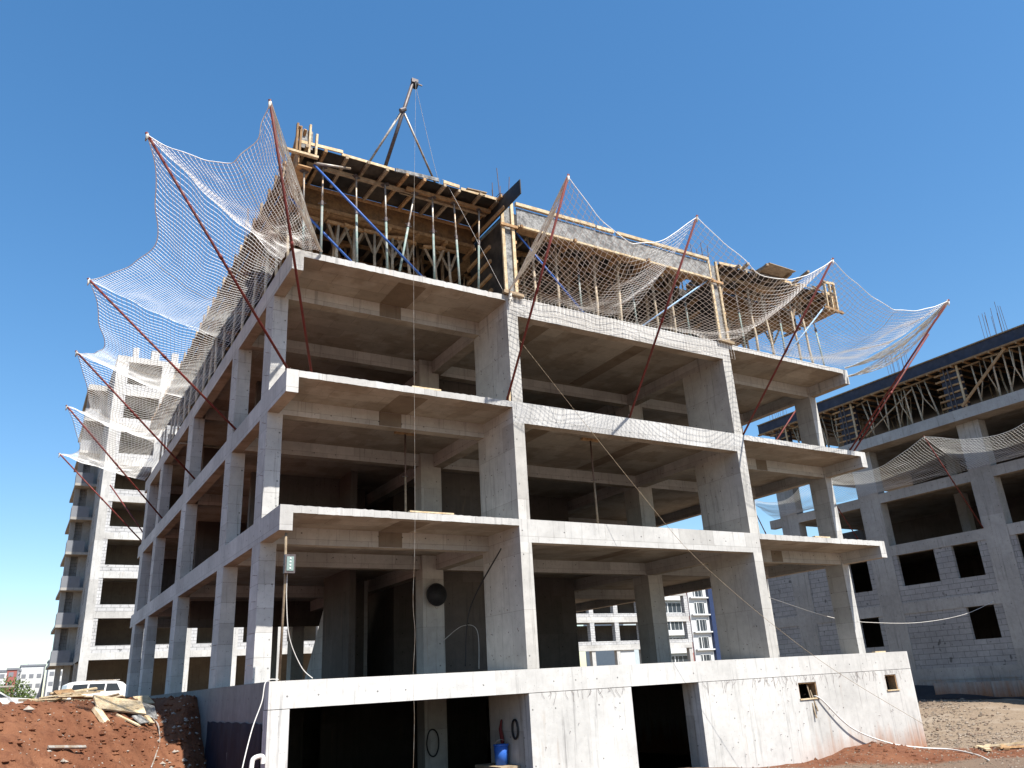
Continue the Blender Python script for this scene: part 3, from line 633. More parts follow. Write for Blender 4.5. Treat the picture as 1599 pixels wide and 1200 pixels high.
pole('p5', (.6, 23.4, f2), at(172, 758, 1, 25.5), 'thin dark red pole behind the lowest left pole, leaning back from far corner')
pole('q0', (.57, .08, f2), at(421, 155, 2, 10.75), 'tallest standing red pole at the front left corner')
pole('q1', (5.6, .06, f2), at(888, 272, 0, 5.6), 'dark red pole leaning out beside shear wall left of the middle bay')
pole('q2', (9.54, .06, f2), at(1089, 336, 0, 9.54), 'dark red pole leaning out from the middle of the middle bay beam')
pole('q3', (13.95, .06, f2), at(1301, 403, 0, 13.98), 'dark red pole leaning out from second shear wall')
pole('q4', (18.95, .06, f2), at(1482, 468, 0, 19.01), 'dark red pole at the right end with the net tip on it')
pole('q5', (19.4, .3, f2), at(1450, 522, 1, -1.9), 'lighter red pole without net just right of the end pole')
pole('q6', (19.45, 5.2, f2), at(1255, 622, 0, 22.0), 'short looking red pole seen in gap left of the end column')

# ------------------------------------------------------------------ nets
def strands(P, r, m, close=False):
    nu, nv = len(P), len(P[0])
    for i in range(nu): m.tube(P[i], r, 3, False)
    for j in range(nv): m.tube([P[i][j] for i in range(nu)], r, 3, False)
def safety_net(label, I, O, nu, nv, mid=None, pull=(0, 0, 0), belly=.5, hang=None, r=.0046, mt='net', group='white safety nets slung from the red poles', ropes=True, mess=.07, pw=1.0):
    """I(u): inner edge, O: two tips; the outer edge hangs through mid; rows in between sag by belly."""
    A, Bt = O; lin = A.lerp(Bt, .5); off = (mid - lin) if mid is not None else Vector(pull)
    P = []
    for i in range(nu + 1):
        u = i / nu; s = 1 - abs(2 * u - 1 + .09 * math.sin(nu) * (1 - (2 * u - 1) ** 2)) ** 1.55
        # edge sags; near the tips the net is gathered
        o = A.lerp(Bt, u) + off * s
        base = I(u); col = []
        if hang:
            for j in range(hang[1]):
                v = (hang[1] - j) / hang[1]
                p = base - Vector((0, 0, hang[0] * v)); p += Vector((0, -.015 - .03 * (noise.noise(Vector((u * 14, v * 6, 1.0))) + .4), .05 * noise.noise(Vector((u * 9, v * 3, 7)))))
                col.append(p)
        for j in range(nv + 1):
            v = j / nv
            p = base.lerp(o, v); bell = math.sin(math.pi * min(1, v * .97)) * (.25 + .75 * s) * belly
            p += Vector((0, 0, -bell)) + Vector((noise.noise(Vector((u * 6, v * 6, nu))), noise.noise(Vector((u * 6, v * 6, nu + 9))), noise.noise(Vector((u * 6, v * 6, nu + 5))))) * mess * (1 + .8 * noise.noise(Vector((u * 2, v * 2, nu * .7)))) + Vector((0, 0, -.09 * math.sin(math.pi * v) * noise.noise(Vector((u * 2.6, .4, nu * 1.3))))) * math.sin(math.pi * v)
            col.append(p)
        P.append(col)
    t = thing('safety_net', label, 'safety net', P[nu // 2][len(P[0]) // 2], group)
    m = MB()
    if hang:
        k_ = hang[1]; strands([c[:k_ + 1] for c in P], .0028, m); strands([c[k_:] for c in P], r, m)
    else: strands(P, r, m)
    m.build('mesh', mt, t)
    js = (hang[1] if hang else 0)
    us = (nu * 5) // 9; MB().tube([P[us][j] + Vector((0, -.006, -.006)) for j in range(js, len(P[0]))], .008, 5).build('seam_rope', 'rope', t)
    for q in (0, nu):
        p = P[q][-1]; MB().tube([p + Vector((0, 0, .05)), p, p - Vector((0, 0, .06)), p - Vector((.02, 0, .16))], [.02, .035, .03, .012], 7).build('lashing', 'rope', t, True)
    if ropes:
        MB().tube([c[-1] for c in P], .011, 6).build('border_rope', mt, t)
    return P, t
T = TIPS
def lerpI(a, b): a, b = Vector(a), Vector(b); return lambda u: a.lerp(b, u)
zi = Z3 + .03
fr = lambda a, b: lerpI((a, -.05, zi), (b, -.05, zi))
P1, n1 = safety_net('net bowl between the first two front poles, draped over the white middle beams', fr(5.75, 9.7), (T['q1'], T['q2']), 31, 30, mid=at(985, 378, 0, 7.5), belly=.55, hang=(.56, 5), r=.0056)
P2, n2 = safety_net('net bowl between the second and third front poles, above right end of middle beam', fr(9.7, 14.0), (T['q2'], T['q3']), 35, 30, mid=at(1205, 432, 0, 11.7), belly=.55, hang=(.56, 5), r=.0056)
P3, n3 = safety_net('net bowl between third front pole and right end pole against blue sky', lerpI((14.0, -.05, zi), (19.6, -.05, zi)), (T['q3'], T['q4']), 44, 32, mid=at(1395, 482, 0, 16.5), belly=.45, r=.0056)
crn = lambda u: Vector((-.06, .7 - 1.5 * u, zi)) if u < .5 else Vector((-.06 + 1.4 * (u - .5), -.06, zi))
P4, n4 = safety_net('corner net bowl between the two tallest poles at the front left', crn, (T['p0'], T['q0']), 34, 44, mid=at(366, 252, 2, 9.95), belly=.35, mess=.08)
lf = lambda a, b: lerpI((-.06, a, zi), (-.06, b, zi))
P5, n5 = safety_net('big pale net sheet between the two nearest left flank poles', lf(.7, 6.0), (T['p0'], T['p1']), 52, 38, mid=at(236, 392, 1, 2.3), belly=.35)
P6, n6 = safety_net('net bowl on left flank in front of the pale tower top floor', lf(6.0, 11.6), (T['p1'], T['p2']), 52, 34, mid=at(161, 545, 1, 7.9), belly=.4)
P7, n7 = safety_net('net bowl on left flank between third and fourth flank poles', lf(11.6, 17.4), (T['p2'], T['p3']), 48, 30, mid=at(141, 632, 1, 13.8), belly=.4, r=.0052)
P8, n8 = safety_net('furthest net bowl on left flank, lowest in the picture', lf(17.4, 23.3), (T['p3'], T['p4']), 46, 28, mid=at(124, 703, 1, 20), belly=.4, r=.0052)
# gathered end edges: bundles of netting running from a pole tip to the slab
def bundle(label, a, b, sag, r, tail=None, par=None):
    a, b = Vector(a), Vector(b); m = MB(); n_ = 30
    for k in range(18):
        an = k * 2 * math.pi / 18; pts = []
        for i in range(n_ + 1):
            u = i / n_; p = a.lerp(b, u) + Vector((0, 0, -sag * 4 * u * (1 - u))); rr = r * (.25 + math.sin(math.pi * min(1, u * 1.05 + .02)) * (.55 + .5 * ((k * 7) % 5) / 4))
            ph = an + u * 3 * (1 if k % 2 else -1) + .5 * noise.noise(Vector((u * 5, k, 0)))
            pts.append(p + Vector((math.cos(ph), .5 * math.sin(ph), math.sin(ph))) * rr)
        if tail: pts += [b + Vector((jit(.05), -.05 + jit(.03), -tail * q * R_.uniform(.6, 1))) for q in (.3, .6, 1)]
        m.tube(pts, .008, 4)
    return m.build('gathered_edge', 'rope', par)
bundle('', T['q1'], (5.78, -.06, Z3 + .12), .2, .07, .45, n1)
bundle('', T['q4'], (19.6, -.05, Z3 - .25), .42, .13, None, n3)
bundle('', T['q4'], (19.5, -.05, Z3 + .05), .35, .08, None, n3)
bundle('', T['q0'], (.66, -.06, Z3 + .05), .3, .10, None, n4)
for nn in (n1, n3, n4):
    for ch in nn.children:
        if ch.name.startswith('gathered'): 
            off = Vector(nn.location)
# ------------------------------------------------------------------ loose boards lying on the slab edges
def board(label, p, q, w_, h_, mt='timber_pale', grp=None): return tag(MB().bar(p, q, w_, h_).build('board', mt), label, 'board', grp)
board('pale board end lying on the second slab edge left of shear wall', (3.0, .12, Z2 + .03), (3.75, .1, Z2 + .03), .12, .04)
board('pale board end lying on the first slab edge left of shear wall', (2.9, .1, Z1 + .03), (4.0, .1, Z1 + .03), .12, .035)
board('short board standing against the shear wall by the red pole foot', (5.66, .03, Z2), (5.67, .03, Z2 + .26), .06, .05)
board('pale board end lying on the plinth by the right end column', (18.2, .15, .02), (18.7, .15, .02), .12, .04)
board('pale board end lying on the first slab edge of right end bay', (16.4, .12, Z1 + .03), (17.1, .12, Z1 + .03), .12, .04)
board('weathered plank sticking out between left flank columns under the third beam', (-.25, 12.6, 8.2), (1.3, 12.6, 8.2), .2, .05, 'timber_grey')

# ------------------------------------------------------------------ floodlight and cables
t = thing('floodlight', 'square floodlight on a thin rusty post at the front left plinth corner', 'floodlight', (.19, .12, 0))
MB().tube([(.17, .12, 0), (.19, .10, 1.9), (.17, .1, 2.85)], .026, 8).build('post', 'timber_grey', t, True)
hs = MB().box(.13, .34, -.06, .04, 2.02, 2.39).build('housing', 'darksteel', t)
ln = MB().box(.165, .305, -.072, -.058, 2.065, 2.345).build('lens', 'lens', hs)
for k in range(4): MB().box(.222, .25, -.08, -.07, 2.10 + k * .065, 2.125 + k * .065).build('diode', 'white', hs)
MB().bar((.12, 0, 2.2), (.18, .1, 2.2), .03, .02).build('bracket', 'darksteel', t)
cable('lamp_cable', [(.22, .06, 2.05), (.24, .1, 1.5), (.34, .14, .8), (.6, .16, .25), (.82, .1, .02)], .009, 'wire', 'pale cable drooping from the floodlight to the plinth top', grp=None)
cable('plinth_cable', [(.15, .1, .03), (-.12, -.04, .0), (-.2, -.12, -.35), (-.36, -.22, -.75), (-.5, -.4, -1.15), at(375, 1215, 1, -.6)], .011, 'wire', 'white cable hanging down the front left plinth corner')
cable('long_stay_cable', [(5.98, -.03, 8.2), at(1000, 770, 1, -.9), at(1100, 884, 1, -1.4), at(1270, 1024, 1, -2.2), at(1440, 1130, 1, -3.2), at(1570, 1205, 2, -2.75)], .0048, 'timber_grey', 'long grey cable slanting from shear wall across the front to the right ground')
cable('sagging_line', [at(1200, 933, 1, 1.2), at(1305, 966, 1, 3.0), at(1375, 973, 0, 27), at(1440, 972, 0, 30), at(1505, 960, 0, 33), at(1552, 939, 0, 35.9)], .012, 'wire', 'white line sagging across to the dark window of the right building')
cable('drain_hose', [(15.1, .1, -1.08), at(1282, 1092, 1, -.06), at(1330, 1137, 1, -.12), at(1390, 1161, 1, -.2), at(1440, 1168, 1, -.4), (19.4, -.9, hgt(19.4, -.9) + .05), (18.9, -1.9, hgt(18.9, -1.9) + .05), (17.6, -3.0, hgt(17.6, -3) + .04)], .022, 'wire', 'grey hose drooping from basement window hole to the right ground')
cable('flex_pipe', [(5.72, .9, 2.85), (5.7, 2.6, 1.6), (5.71, 3.0, .2)], .02, 'blackcable', 'black pipe leaning in the shade left of the first shear wall')
cable('slack_wire', [at(693, 1000, 1, 4.6), at(722, 978, 1, 4.0), at(745, 985, 1, 3.4), at(748, 1045, 1, 3.0)], .008, 'wire', 'thin pale wire arching beside the interior column behind the plinth')
t = thing('cable_drum', 'round black drum hung on the interior column of ground storey', 'drum', (5.64, 4.55, 2.15))
c_ = Vector((5.64, 4.50, 2.15)); MB().tube([c_ + Vector((0, .1, 0)), c_ + Vector((0, -.1, 0))], [.24, .28], 28).build('body', 'rubber', t, True)
pts = [c_ + Vector((math.cos(a) * .29, -.06, math.sin(a) * .29)) for a in [i * math.pi / 14 for i in range(29)]]; MB().tube(pts, .025, 8, False).build('rim', 'blackcable', t, True)
pts = [c_ + Vector((math.cos(a) * .04, -.05, -.33 + math.sin(a) * .05)) for a in [i * math.pi / 8 for i in range(17)]]; MB().tube(pts, .008, 6, False).build('hook', 'steel', t)
def loop(label, c, rx, rz, ax, r, mt='blackcable'):
    pts = []
    for i in range(41):
        a = i * 2 * math.pi / 40; k = 1 + .05 * noise.noise(Vector((a, rx, 0)))
        o = (math.cos(a) * rx * k, math.sin(a) * rz * k); pts.append(Vector(c) + (Vector((o[0], 0, o[1])) if ax == 1 else Vector((0, o[0], o[1]))))
    return tag(MB().tube(pts, r, 7, False).build('hose_loop', mt, smooth=True), label, 'hose', 'coils hung in the basement')
loop('oval black hose loop hung on the dark basement column', (5.50, 4.57, -1.62), .17, .33, 1, .02)
loop('small black cable coil on basement shear wall above the blue bucket', (5.68, .62, -1.25), .12, .2, 0, .025)
t = thing('blue_bucket', 'blue plastic bucket on the ledge inside left basement opening', 'bucket', (5.5, .98, -1.98))
MB().tube([(5.5, .98, -1.98), (5.5, .98, -1.55)], [.14, .17], 20).build('body', 'bluepl', t, True)
MB().tube([(5.5, .98, -1.585), (5.5, .98, -1.56)], .18, 20).build('rim', 'bluepl', t)
MB().tube([(5.5 + .17 * math.cos(a), .98, -1.6 + .14 * math.sin(a)) for a in [i * math.pi / 10 for i in range(11)]], .006, 5).build('handle', 'steel', t)
tag(MB().box(5.2, 5.70, .5, 1.7, -2.04, -1.985).build('ledge_board', 'timber_grey'), 'brown plank ledge under the blue bucket in basement opening', 'plank')
m = MB(); m.tube([(5.66, 1.18, -1.05), (5.64, 1.22, -1.25), (5.65, 1.16, -1.5), (5.66, 1.2, -1.65)], [.02, .04, .05, .02], 8); tag(m.build('rag', 'redrag', smooth=True), 'dark red rag hung on basement shear wall left of the coil', 'rag')
cable('bent_pipe', [(-.35, -.18, -1.85), (-.34, -.18, -1.42), (-.3, -.18, -1.30), (-.16, -.18, -1.28), (-.14, -.18, -1.4)], .045, 'whiteplastic', 'white bent pipe end standing at the front left plinth corner', 'pipe')
# membrane on the left plinth wall
m = MB(); nu, nv = 60, 16
for j in range(nv + 1):
    for i in range(nu + 1):
        y = .32 + 5.0 * i / nu; z = -.74 - .012 * math.sin(i * .7) * (1 - j / nv) - 2.0 * j / nv
        m.v.append(Vector((-.07 - .008 * math.sin(i * .5 + .4 * math.sin(j)) - .02 * noise.noise(Vector((i * .4, j * .3, 0))), y, z)))
m.f = [(j * (nu + 1) + i, j * (nu + 1) + i + 1, (j + 1) * (nu + 1) + i + 1, (j + 1) * (nu + 1) + i) for j in range(nv) for i in range(nu)]
tag(m.build('wall_membrane', 'tarp', smooth=True), 'navy blue membrane sheet hung on the shaded left plinth wall', 'membrane')

# ------------------------------------------------------------------ debris on the mound
def slab_piece(name, label, cat, x, y, lx, ly, th, rz, tilt, mt, grp=None, dz=.02):
    z = hgt(x, y) + dz; o = MB().box(-lx / 2, lx / 2, -ly / 2, ly / 2, -th / 2, th / 2).build(name, mt)
    e = .25; nrm = Vector((hgt(x - e, y) - hgt(x + e, y), hgt(x, y - e) - hgt(x, y + e), 2 * e)).normalized()
    q = Vector((0, 0, 1)).rotation_difference(nrm) @ Matrix.Rotation(tilt, 3, 'X').to_quaternion() @ Matrix.Rotation(rz, 3, 'Z').to_quaternion()
    o.rotation_euler = q.to_euler(); o.location = (x, y, z + th / 2 + abs(math.sin(tilt)) * max(lx, ly) * .25); return tag(o, label, cat, grp)
def ong(px, py):
    # where the ray through a pixel meets the soil
    d = F + RT * ((px - 799.5) / FOC) + UP * ((600 - py) / FOC); tt = 5.0
    while tt < 80:
        p = CAM + d * tt
        if p.z < hgt(p.x, p.y): return p
        tt += .04
    return CAM + d * 30
def piece(px, py, *a, **k): p = ong(px, py); return slab_piece(a[0], a[1], a[2], p.x, p.y, *a[3:], **k)
piece(186, 1110, 'plywood_sheet', 'long weathered plywood sheet lying on red mound', 'plywood sheet', 1.15, .5, .04, .30, .25, 'timber_pale')
piece(224, 1097, 'plywood_sheet', 'small square plywood offcut above the long sheet on mound', 'plywood sheet', .42, .36, .02, .5, .2, 'timber_pale')
piece(226, 1115, 'plywood_sheet', 'grey square plywood offcut with a hose end beside it', 'plywood sheet', .62, .44, .02, .4, .2, 'ply_grey')
piece(219, 1130, 'plywood_sheet', 'small grey board scrap below the grey plywood offcut', 'plywood sheet', .32, .3, .03, .9, .1, 'ply_grey')
piece(157, 1127, 'timber_block', 'short yellow timber block lying below the long sheet', 'timber block', .5, .18, .08, -.9, .1, 'timber_pale')
piece(232, 1131, 'timber_block', 'tiny timber offcut beside the hose', 'timber block', .3, .13, .05, -1.0, .1, 'timber_pale')
piece(200, 1129, 'timber_stick', 'thin splintered lath lying between block and grey scrap', 'lath', .6, .07, .03, -.2, .1, 'timber_pale')
piece(104, 1175, 'pipe_scrap', 'grey metal strip half buried low on the mound', 'metal strip', .75, .06, .04, .5, .1, 'steel')
def stone(label, px, py, r):
    m = MB(); lump(m, ong(px, py) + Vector((0, 0, r * .4)), r); lump(m, ong(px + 3, py) + Vector((0, 0, r * .3)), r * .8); tag(m.build('stone', 'rubble'), label, 'stone')
for i in range(24):
    px = R_.uniform(62, 165); py = R_.uniform(1088, 1096)
    pt = at(px, py, 1, R_.uniform(6.5, 9.5))
    slab_piece('plank', 'weathered plank in the loose pile along the mound crest', 'plank', pt.x, pt.y, R_.uniform(.4, 1.1), R_.uniform(.08, .2), .03, jit(.8), jit(.25), R_.choice(['timber_pale', 'timber_pale', 'timber_grey']), 'planks piled along the mound crest', dz=.03 + R_.uniform(0, .22) * (80 < px < 140))
slab_piece('plywood_sheet', 'brown plywood sheet propped on plank pile beside the white van', 'plywood sheet', *at(101, 1085, 1, 8.5)[:2], .42, .4, .02, .3, .35, 'timber', dz=.24)
for i in range(5):
    pt = at(128 + i * 13, 1091 - i * .5, 1, 9 + i * .2); slab_piece('plank', 'long grey plank at the mound crest right of the pile', 'plank', pt.x, pt.y, 1.5, .2, .03, .25 + jit(.2), jit(.1), 'timber_grey', 'long grey planks on the mound crest')
cable('mound_hose', [ong(236, 1122) + Vector((0, 0, .03)), ong(246, 1138) + Vector((0, 0, .08)), ong(249, 1160) + Vector((0, 0, .05)), ong(243, 1183) + Vector((0, 0, .05)), ong(236, 1202) + Vector((0, 0, .04))], .016, 'steel', 'grey hose curling down the red mound', 'hose')
m = MB()
def lump(m, p, r):
    vs = [Vector(v) * r for v in ((1, 0, 0), (-1, 0, 0), (0, 1, 0), (0, -1, 0), (0, 0, .7), (0, 0, -.7))]
    vs = [p + v * R_.uniform(.6, 1.3) for v in vs]; m.add(vs, [(0, 2, 4), (2, 1, 4), (1, 3, 4), (3, 0, 4), (2, 0, 5), (1, 2, 5), (3, 1, 5), (0, 3, 5)])
stone('pale stone lump on the left slope of mound', 43, 1112, .10); stone('pale stone half buried low on the mound beside metal strip', 98, 1192, .07); stone('small pale stone low on mound left of the hose', 75, 1176, .06); stone('whitish stone at the foot of the mound right of the hose', 253, 1195, .07)
m = MB()
for i in range(700):
    x, y = R_.uniform(-6, .0), R_.uniform(-3, 7.5); lump(m, Vector((x, y, hgt(x, y) + .005)), R_.choice([.012, .015, .02, .02, .03]))
for i in range(120):
    x, y = R_.uniform(-1.2, -.1), R_.uniform(2, 6.5); lump(m, Vector((x, y, hgt(x, y) + .01)), R_.uniform(.02, .07))
tag(m.build('rubble', 'rubble'), 'pale crumbs of rubble scattered over the mound', 'rubble', kind='stuff')
m = MB()
for i in range(3500):
    x, y = R_.uniform(-6.3, .0), R_.uniform(-3.5, 7.8); lump(m, Vector((x, y, hgt(x, y) + .0)), R_.choice([.012, .02, .02, .03, .03, .05, .08]) * R_.uniform(.7, 1.3))
tag(m.build('soil_clods', 'soil'), 'red clods of earth over the mound', 'soil', kind='stuff')
m = MB()
for i in range(1500):
    x = R_.uniform(21, 35.5); y = R_.uniform(-2, 11); k = (x - 21) / 14.5 * 11 - 1
    y = k + R_.gauss(.5, 1.6)
    if y > k + 2.5: continue
    lump(m, Vector((x, y, hgt(x, y) + .02)), R_.choice([.02, .03, .03, .04, .05, .08]))
tag(m.build('rubble_strip', 'gravel'), 'strip of grey rubble at the foot of right building', 'rubble', kind='stuff')
m = MB()
for i in range(2600):
    x = R_.uniform(12, 27); y = R_.uniform(-5.5, 1.5)
    if y > -.1 and x < 19.8: continue
    lump(m, Vector((x, y, hgt(x, y) + .005)), R_.choice([.012, .015, .02, .025, .03, .05]))
tag(m.build('gravel', 'gravel'), 'loose gravel and dirt scattered before the plinth at right', 'gravel', kind='stuff')
m = MB()
for i in range(420):
    x = R_.uniform(14, 20.5); y = -R_.uniform(.05, 2.6); lump(m, Vector((x, y, hgt(x, y) + .0)), R_.choice([.015, .02, .03, .05, .07]))
tag(m.build('soil_heap', 'soil'), 'red earth crumbs along the plinth foot at right', 'soil', kind='stuff')
for i in range(6):
    pt = at(1525 + i * 12 + jit(6), 1143 + jit(4), 2, -2.35); slab_piece('plank', 'broken plank lying in the rubble by the right building', 'plank', pt.x, pt.y, R_.uniform(.8, 1.8), .15, .05, jit(1.2), jit(.1), R_.choice(['timber', 'timber_pale']), 'broken planks in the right yard')

# ------------------------------------------------------------------ right building
G = thing('unfinished_block_building', 'unfinished grey blockwork building at right with black window holes', 'building', (36, 5, -2.2))
XB = 36.0; y0, y1 = -9.0, 18.7
cols = [(-7.9, -6.7), (-1.6, -.5), (4.45, 5.6), (10.8, 12.1), (16.5, 17.8)]
bt = [(-.7, -1.25), (2.62, 2.05), (5.62, 5.08), (8.5, 7.98), (11.5, 10.95)]
for a, b in cols: box('column', 'conc_right', G, XB - .02, XB + .6, a, b, -2.6, 11.5 - .56)
y2 = 22.0
segs = [(y0, cols[0][0])] + [(cols[i][1], cols[i + 1][0]) for i in range(4)] + [(cols[4][1], y2)]
for (zt, zb_) in bt:
    box('beam', 'conc_right', G, XB - .012, XB + .4, y0, y2 if zt < 8 else y1, zb_, zt) if zt != 11.5 else box('beam', 'conc_right', G, XB - .75, XB + .4, y0, y1, zb_, zt)
    if zt > 0: box('slab', 'conc_right', G, XB + .4, XB + 14, y0, y2 if zt < 8 else y1, zt - .16, zt)
box('base_wall', 'conc_right', G, XB + .01, XB + .4, y0, y2, -2.8, -1.25)
for zt, zb_ in ((2.05, -.7), (5.08, 2.62)):
    for i, (a, b) in enumerate(segs):
        W = []
        if b - a > 3:
            W = [(a + .45, a + 1.85), (b - 2.4, b - .25)] if zt > 3 else [(a + .45, a + 1.85)]
            if i == 4: W = [(15.83, 16.49), ] if False else [(a + .3, a + 1.55)] + ([(b - .7, b - .02)] if 0 else [])
        if i == 5: W = []
        m = MB(); z0 = zb_; y = a; wz0 = 3.45 if zt > 3 else .52; wz1 = zt
        for (wa, wb) in sorted(W):
            m.box(XB + .02, XB + .22, y, wa, z0, zt).box(XB + .02, XB + .22, wa, wb, z0, wz0); y = wb
        m.box(XB + .02, XB + .22, y, b, z0, zt); m.build('infill_wall', 'block', G)
box('back_wall', 'core', G, XB + 9, XB + 9.2, y0, 14.2, 8.5, 11.3); box('back_wall', 'core', G, XB + 7, XB + 7.2, y0, 14.2, 11.5, 13.7)
# one window each side of the far column as seen between the front columns
box('back_wall', 'core', G, XB + 9, XB + 9.2, y0, y2, -.7, 8.4)
for z0, z1 in ((5.62, 8.34), (8.5, 11.3)):
    for yy in (2.2, 8.4, 14.0): box('inner_column', 'conc_right', G, XB + 4, XB + 4.5, yy, yy + .5, z0, z1)
tag(MB().bar((XB - .9, 9.4, -1.75), (XB - .75, 5.2, -1.75), .22, .75).build('broken_slab', 'conc_right'), 'pale broken concrete slab lying against foot of the right building', 'concrete slab')
box('end_wall', 'core', G, XB + .42, XB + 13, y2 - .2, y2, -.7, 5.4)
# its top formwork
FW = thing('edge_formwork', 'navy edge form along the top of the right building', 'edge formwork', (36, 5, 14))
box('side_panel', 'ply_navy', FW, XB - .78, XB - .75, y0, y1 - 1.0, 13.85, 14.45); box('plywood_panel', 'ply_dark', FW, XB - .75, XB + 13, y0, y1 - 1, 13.86, 13.88)
MB().bar((XB - .8, y0, 14.47), (XB - .8, y1 - 1, 14.47), .12, .05).build('top_rail', 'timber_grey', FW); MB().bar((XB - .84, y0, 13.80), (XB - .84, y1 - 1, 13.80), .16, .09).build('bottom_rail', 'timber', FW)
for i in range(40): y = y0 + .4 + i * .66; MB().bar((XB - .95, y, 13.72), (XB + 4, y + jit(.1), 13.72), .07, .09).build('joist', 'timber', FW)
for i, yy in enumerate((-7.2, -1.0, 5.0, 11.4, 16.2)):
    t = thing('column_formwork', ['navy column form with timber walers beyond the right frame edge', 'navy column form with timber walers beside frame edge on right building', 'navy column form with timber ladder walers near the long slanting brace', 'navy column form with timber walers behind the two red end poles', 'navy column form with timber walers at far end of right building'][i], 'column formwork', (XB, yy, 11.5), 'column forms on the right building')
    box('panel', 'ply_navy', t, XB - .6, XB - .1, yy - .45, yy + .45, 11.55, 13.7)
    for k in range(6): MB().bar((XB - .66, yy - .72, 11.72 + k * .36), (XB - .66, yy + .72, 11.74 + k * .36 + jit(.03)), .09, .08).build('waler', 'timber', t)
    for s in (-.1, .12): MB().bar((XB - .75, yy + s, 11.5), (XB - .75, yy + s + .02, 13.9), .05, .05).build('soldier', 'darksteel', t)
    for s in (-.55,): MB().bar((XB - .7, yy + s, 11.5), (XB - .7, yy + s, 13.8), .06, .1).build('stud', 'timber_pale', t)
k = 0
for a, b in ((-6.3, -2.0), (-.1, 4.2), (5.9, 10.4), (12.2, 15.4)):
    nn = 6
    for i in range(nn):
        y = a + (b - a) * (i + .4) / nn + jit(.12); k += 1
        put('forked_prop', (XB - .35 + jit(.1), y, 11.5), (XB - .4 + jit(.1), y + jit(.35), 13.70), 'crooked forked timber prop along the top edge of the right building', 'forked props on the right building', jit(.4) + (3.14 if i % 2 else 0))
for i in range(26):
    put('forked_prop', (XB + 1.5 + 1.2 * (i % 3), -8 + i * .95, 11.5), (XB + 1.5 + 1.2 * (i % 3), -8 + i * .95 + jit(.3), 13.70), 'timber prop in the dark behind the forked props on right building', 'inner props on the right building', jit(3))
for a, b, l in (((XB - .8, 1.9, 13.7), (XB - .85, 4.6, 11.55), 'pale timber brace slanting up right on the top storey of right building'), ((XB - .8, 7.0, 13.3), (XB - .85, 10.2, 11.6), 'thin grey brace slanting between forked props on right building')):
    tag(MB().bar(a, b, .06, .13 if 'pale' in l else .05).build('timber_brace', 'timber' if 'pale' in l else 'timber_grey'), l, 'brace')
for i, yy in enumerate((2.9, 8.2, 14.8, 17.0)):
    rebar(['tall starter bars at right above the navy edge form by the frame edge', 'starter bars above the navy edge form right of the end pole', 'starter bars above the navy edge form below the net corner', 'small starter bars above the far end of the right building'][i], XB + .5, yy + (0 if i else -.2), 14.4, (2.1, 2.0, 1.9, 1.9)[i], 3, 4, .3, .3)
# nets and poles of the right building
for key, y, l in (('r0', -1.2, 'thin red pole on the right building beyond the frame edge'), ('r1', 5.56, 'thin red pole on the right building leaning out over net near frame edge'), ('r2', 12.3, 'thin red pole on right building half hidden by the end column'), ('r3', 18.3, 'thin red pole at far end of right building in the sky gap')):
    pole(key, (XB - .05, y, 5.64), (XB - 3.2, y, 10.03) if key != 'r3' else (XB - 1.9, y + .1, 9.75), l, 'red poles on the right building', .03)
for a, b, l, mid in (('r1', 'r0', 'grey net on right building running out at frame edge', None), ('r2', 'r1', 'grey net on right building between end column and frame edge', None), ('r3', 'r2', 'grey net on right building seen through the gap left of the end column', None)):
    ya, yb = {'r0': -1.2, 'r1': 5.56, 'r2': 12.3, 'r3': 18.3}[a], {'r0': -1.2, 'r1': 5.56, 'r2': 12.3, 'r3': 18.3}[b]
    safety_net(l, lerpI((XB - .03, ya, 8.6), (XB - .03, yb, 8.6)), (TIPS[a], TIPS[b]), 46, 22, pull=(.55, 0, -.75), belly=.25, r=.008, mt='net_grey', group='grey nets on the right building')
# membrane and broken slab at its foot
m = MB(); nu, nv = 50, 10
for j in range(nv + 1):
    for i in range(nu + 1):
        u = i / nu; y = 13 - 22 * u; v = j / nv; ztop = -1.45 - .75 * sm((u - .08) / .35)
        x = XB - .1 - 1.6 * v - .2 * noise.noise(Vector((u * 9, v, 0)))
        z = ztop * (1 - v) + (hgt(x, y) + .03) * v + .08 * noise.noise(Vector((u * 12, v * 2, 3))); z = max(z, hgt(x, y) + .02)
        m.v.append(Vector((x, y, z)))
m.f = [(j * (nu + 1) + i, j * (nu + 1) + i + 1, (j + 1) * (nu + 1) + i + 1, (j + 1) * (nu + 1) + i) for j in range(nv) for i in range(nu)]
tag(m.build('membrane_sheet', 'blackmembrane', smooth=True), 'crumpled black membrane sheet along the foot of right building', 'membrane')

